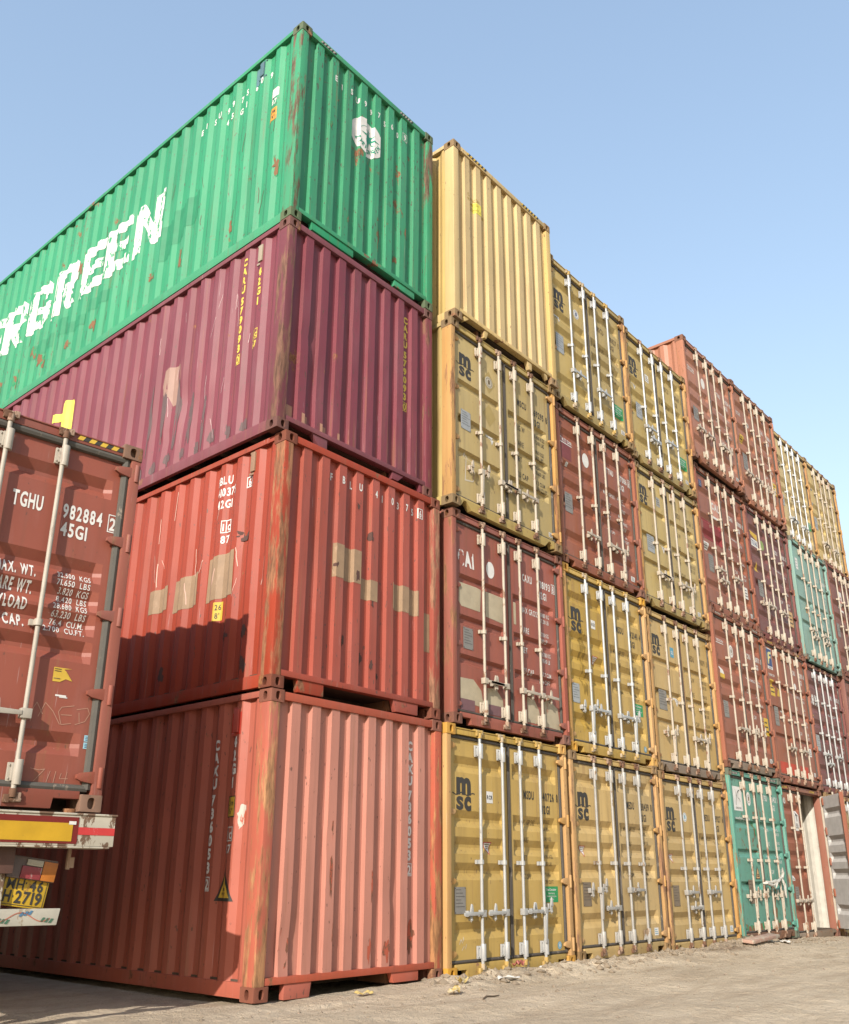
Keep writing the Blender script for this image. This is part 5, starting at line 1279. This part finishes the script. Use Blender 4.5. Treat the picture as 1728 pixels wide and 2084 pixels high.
mb = MB(); mb.grid(lines(-6, 22, 0.055, 600), lines(-5, 1.0, 0.04, 600), lambda u, v: (u, v, ground_z(u, v)))
s = NT('sandy_ground'); tc = s.n('ShaderNodeTexCoord'); v = tc.outputs['Object']
c = s.mix(s.ramp(s.noise(v, 0.7, 4, 0.6), 0.3, 0.7), (0.39, 0.315, 0.225), (0.55, 0.455, 0.335))
c = s.mix(s.ramp(s.noise(s.scaled(v, (0.6, 3.2, 1)), 1.2, 5, 0.65), 0.45, 0.75, 0, 0.6), c, (0.3, 0.225, 0.15))
c = s.mix(s.ramp(s.noise(v, 14, 5, 0.7), 0.55, 0.75, 0, 0.5), c, (0.24, 0.185, 0.135))
c = s.mix(s.ramp(s.noise(v, 55, 3, 0.6), 0.66, 0.74, 0, 0.7), c, (0.17, 0.13, 0.095))
mp = s.n('ShaderNodeVectorMath', operation='SUBTRACT'); mp.inputs[1].default_value = (8.5, -0.4, 0); s.l(v, mp.inputs[0])
ln = s.n('ShaderNodeVectorMath', operation='LENGTH'); s.l(s.scaled(mp.outputs[0], (0.8, 2.6, 0)), ln.inputs[0])
c = s.mix(s.ramp(s.math('ADD', ln.outputs['Value'], s.math('MULTIPLY', s.noise(v, 5, 5, 0.7), 1.2)), 1.5, 0.7, 0, 0.85), c, (0.17, 0.115, 0.075))
s.l(c, s.b.inputs['Base Color']); s.b.inputs['Roughness'].default_value = 0.95; s.b.inputs['Specular IOR Level'].default_value = 0.1
s.bump(s.math('ADD', s.noise(v, 9, 6, 0.65), s.math('MULTIPLY', s.noise(v, 60, 4, 0.6), 0.35)), 1.0, 0.07)
g = build(mb, 'ground', s.m, None, smooth=180); g['kind'] = 'structure'; g['label'] = 'dry sandy yard ground with ruts'; g['category'] = 'ground'

# clods and pebbles, too many to count
mb = MB(); rnd = random.Random(5)
for i in range(1500):
    x = rnd.uniform(-3, 18); y = -abs(rnd.gauss(0.15, 0.9)) if rnd.random() < 0.75 else rnd.uniform(-5, 0)
    if x < 2.3 and y > -0.25 and x > -0.5: continue
    if i > 900: x = rnd.uniform(1.9, 13); y = rnd.gauss(-0.28, 0.16)
    r = rnd.choice((0.006, 0.008, 0.01, 0.014, 0.02) if i < 900 else (0.01, 0.014, 0.02, 0.03, 0.045)) * rnd.uniform(0.7, 1.4); z = ground_z(x, y); b = len(mb.v)
    ring = [(x + r * rnd.uniform(0.7, 1.2) * cos(k * pi / 3), y + r * rnd.uniform(0.7, 1.2) * sin(k * pi / 3), z + r * rnd.uniform(-0.2, 0.3)) for k in range(6)]
    mb.v += ring + [(x, y, z + r * rnd.uniform(0.6, 0.9)), (x, y, z - r)]
    for k in range(6): mb.face((b + k, b + (k + 1) % 6, b + 6)); mb.face((b + (k + 1) % 6, b + k, b + 7))
o = build(mb, 'pebbles', flat('sandy_clod', (0.3, 0.235, 0.165), 0.95), None, smooth=20); o['kind'] = 'stuff'; o['label'] = 'small clods and pebbles scattered on the sand'; o['category'] = 'pebbles'

# litter


def scrap(name, label, cat, x, y, sx, sy, mat, seed, crumple=0.03, rz=0.0):
    mb = MB(); n = 9
    def f(u, v):
        px = (u - 0.5) * sx * (1 + 0.25 * noise.noise(Vector((v * 2, seed, 1)))); py = (v - 0.5) * sy * (1 + 0.3 * noise.noise(Vector((u * 2, seed, 5))))
        return (px, py, 0.012 + crumple * (0.6 + noise.noise(Vector((u * 3.1, v * 3.1, seed * 1.7)))))
    mb.grid([k / n for k in range(n + 1)], [k / n for k in range(n + 1)], f)
    o = build(mb, name, mat, None, smooth=25, loc=(x, y, ground_z(x, y)), rot=(0, 0, rz)); tag(o, label, cat)
    sol = o.modifiers.new('thickness', 'SOLIDIFY'); sol.thickness = 0.003
    return o


M_LEAF = flat('yellow_peel', (0.6, 0.44, 0.16), 0.6, wear=(0.55, 0.47, 0.32), wear_amt=0.75); M_PAPER = flat('white_paper', (0.72, 0.69, 0.64), 0.8)
scrap('yellow_wrapper', 'yellow wrapper scrap on the sand in front of the salmon container', 'litter', 1.06, -0.24, 0.17, 0.07, M_LEAF, 3, 0.03, -0.3)
scrap('yellow_wrapper', 'crumpled yellow and white wrapper nearest the viewer, off the salmon container corner', 'litter', 1.7, -0.76, 0.13, 0.1, M_LEAF, 8, 0.05, 0.4)
scrap('yellow_wrapper', 'thin yellow wrapper strip by the foot of the deep yellow container', 'litter', 2.2, -0.45, 0.17, 0.07, M_LEAF, 12, 0.05, 0.1)
scrap('paper_scrap', 'larger white paper scrap on the sand before the deep yellow container', 'litter', 2.92, -0.47, 0.22, 0.12, M_PAPER, 15, 0.03, -0.5)
scrap('paper_scrap', 'small white paper scrap under the right door of the deep yellow container', 'litter', 4.02, -0.2, 0.17, 0.12, M_PAPER, 19, 0.04, 0.3)
scrap('red_scrap', 'small red plastic scrap at the sill of the deep yellow container', 'litter', 3.55, -0.17, 0.14, 0.09, flat('red_plastic', (0.4, 0.12, 0.09), 0.5), 22, 0.06)
mb = MB(); pts = [(1.44, -1.28), (1.55, -1.235), (1.66, -1.23), (1.78, -1.2)]
mb.tube([(x, y, ground_z(x, y) + 0.01) for x, y in pts], [0.006, 0.009, 0.008, 0.004], 6); o = build(mb, 'stick', flat('dry_twig', (0.16, 0.11, 0.07), 0.9)); tag(o, 'thin dark stick lying on the open sand', 'stick')
mb = MB(); mb.box(-0.62, 0.62, -0.09, 0.09, 0.0, 0.05); o = build(mb, 'plank', flat('pinkish_plank', (0.46, 0.29, 0.22), 0.8, wear=(0.5, 0.42, 0.32), wear_amt=0.75), None, 0.008, loc=(9.75, -0.42, ground_z(9.7, -0.4) + 0.02), rot=(0.1, -0.03, 0.05)); tag(o, 'dusty pinkish plank lying on the sand before the teal container', 'plank')
scrap('paper_scrap', 'white paper scrap at the end of the plank by the teal container', 'litter', 10.5, -0.5, 0.2, 0.14, M_PAPER, 31, 0.03, 0.6)
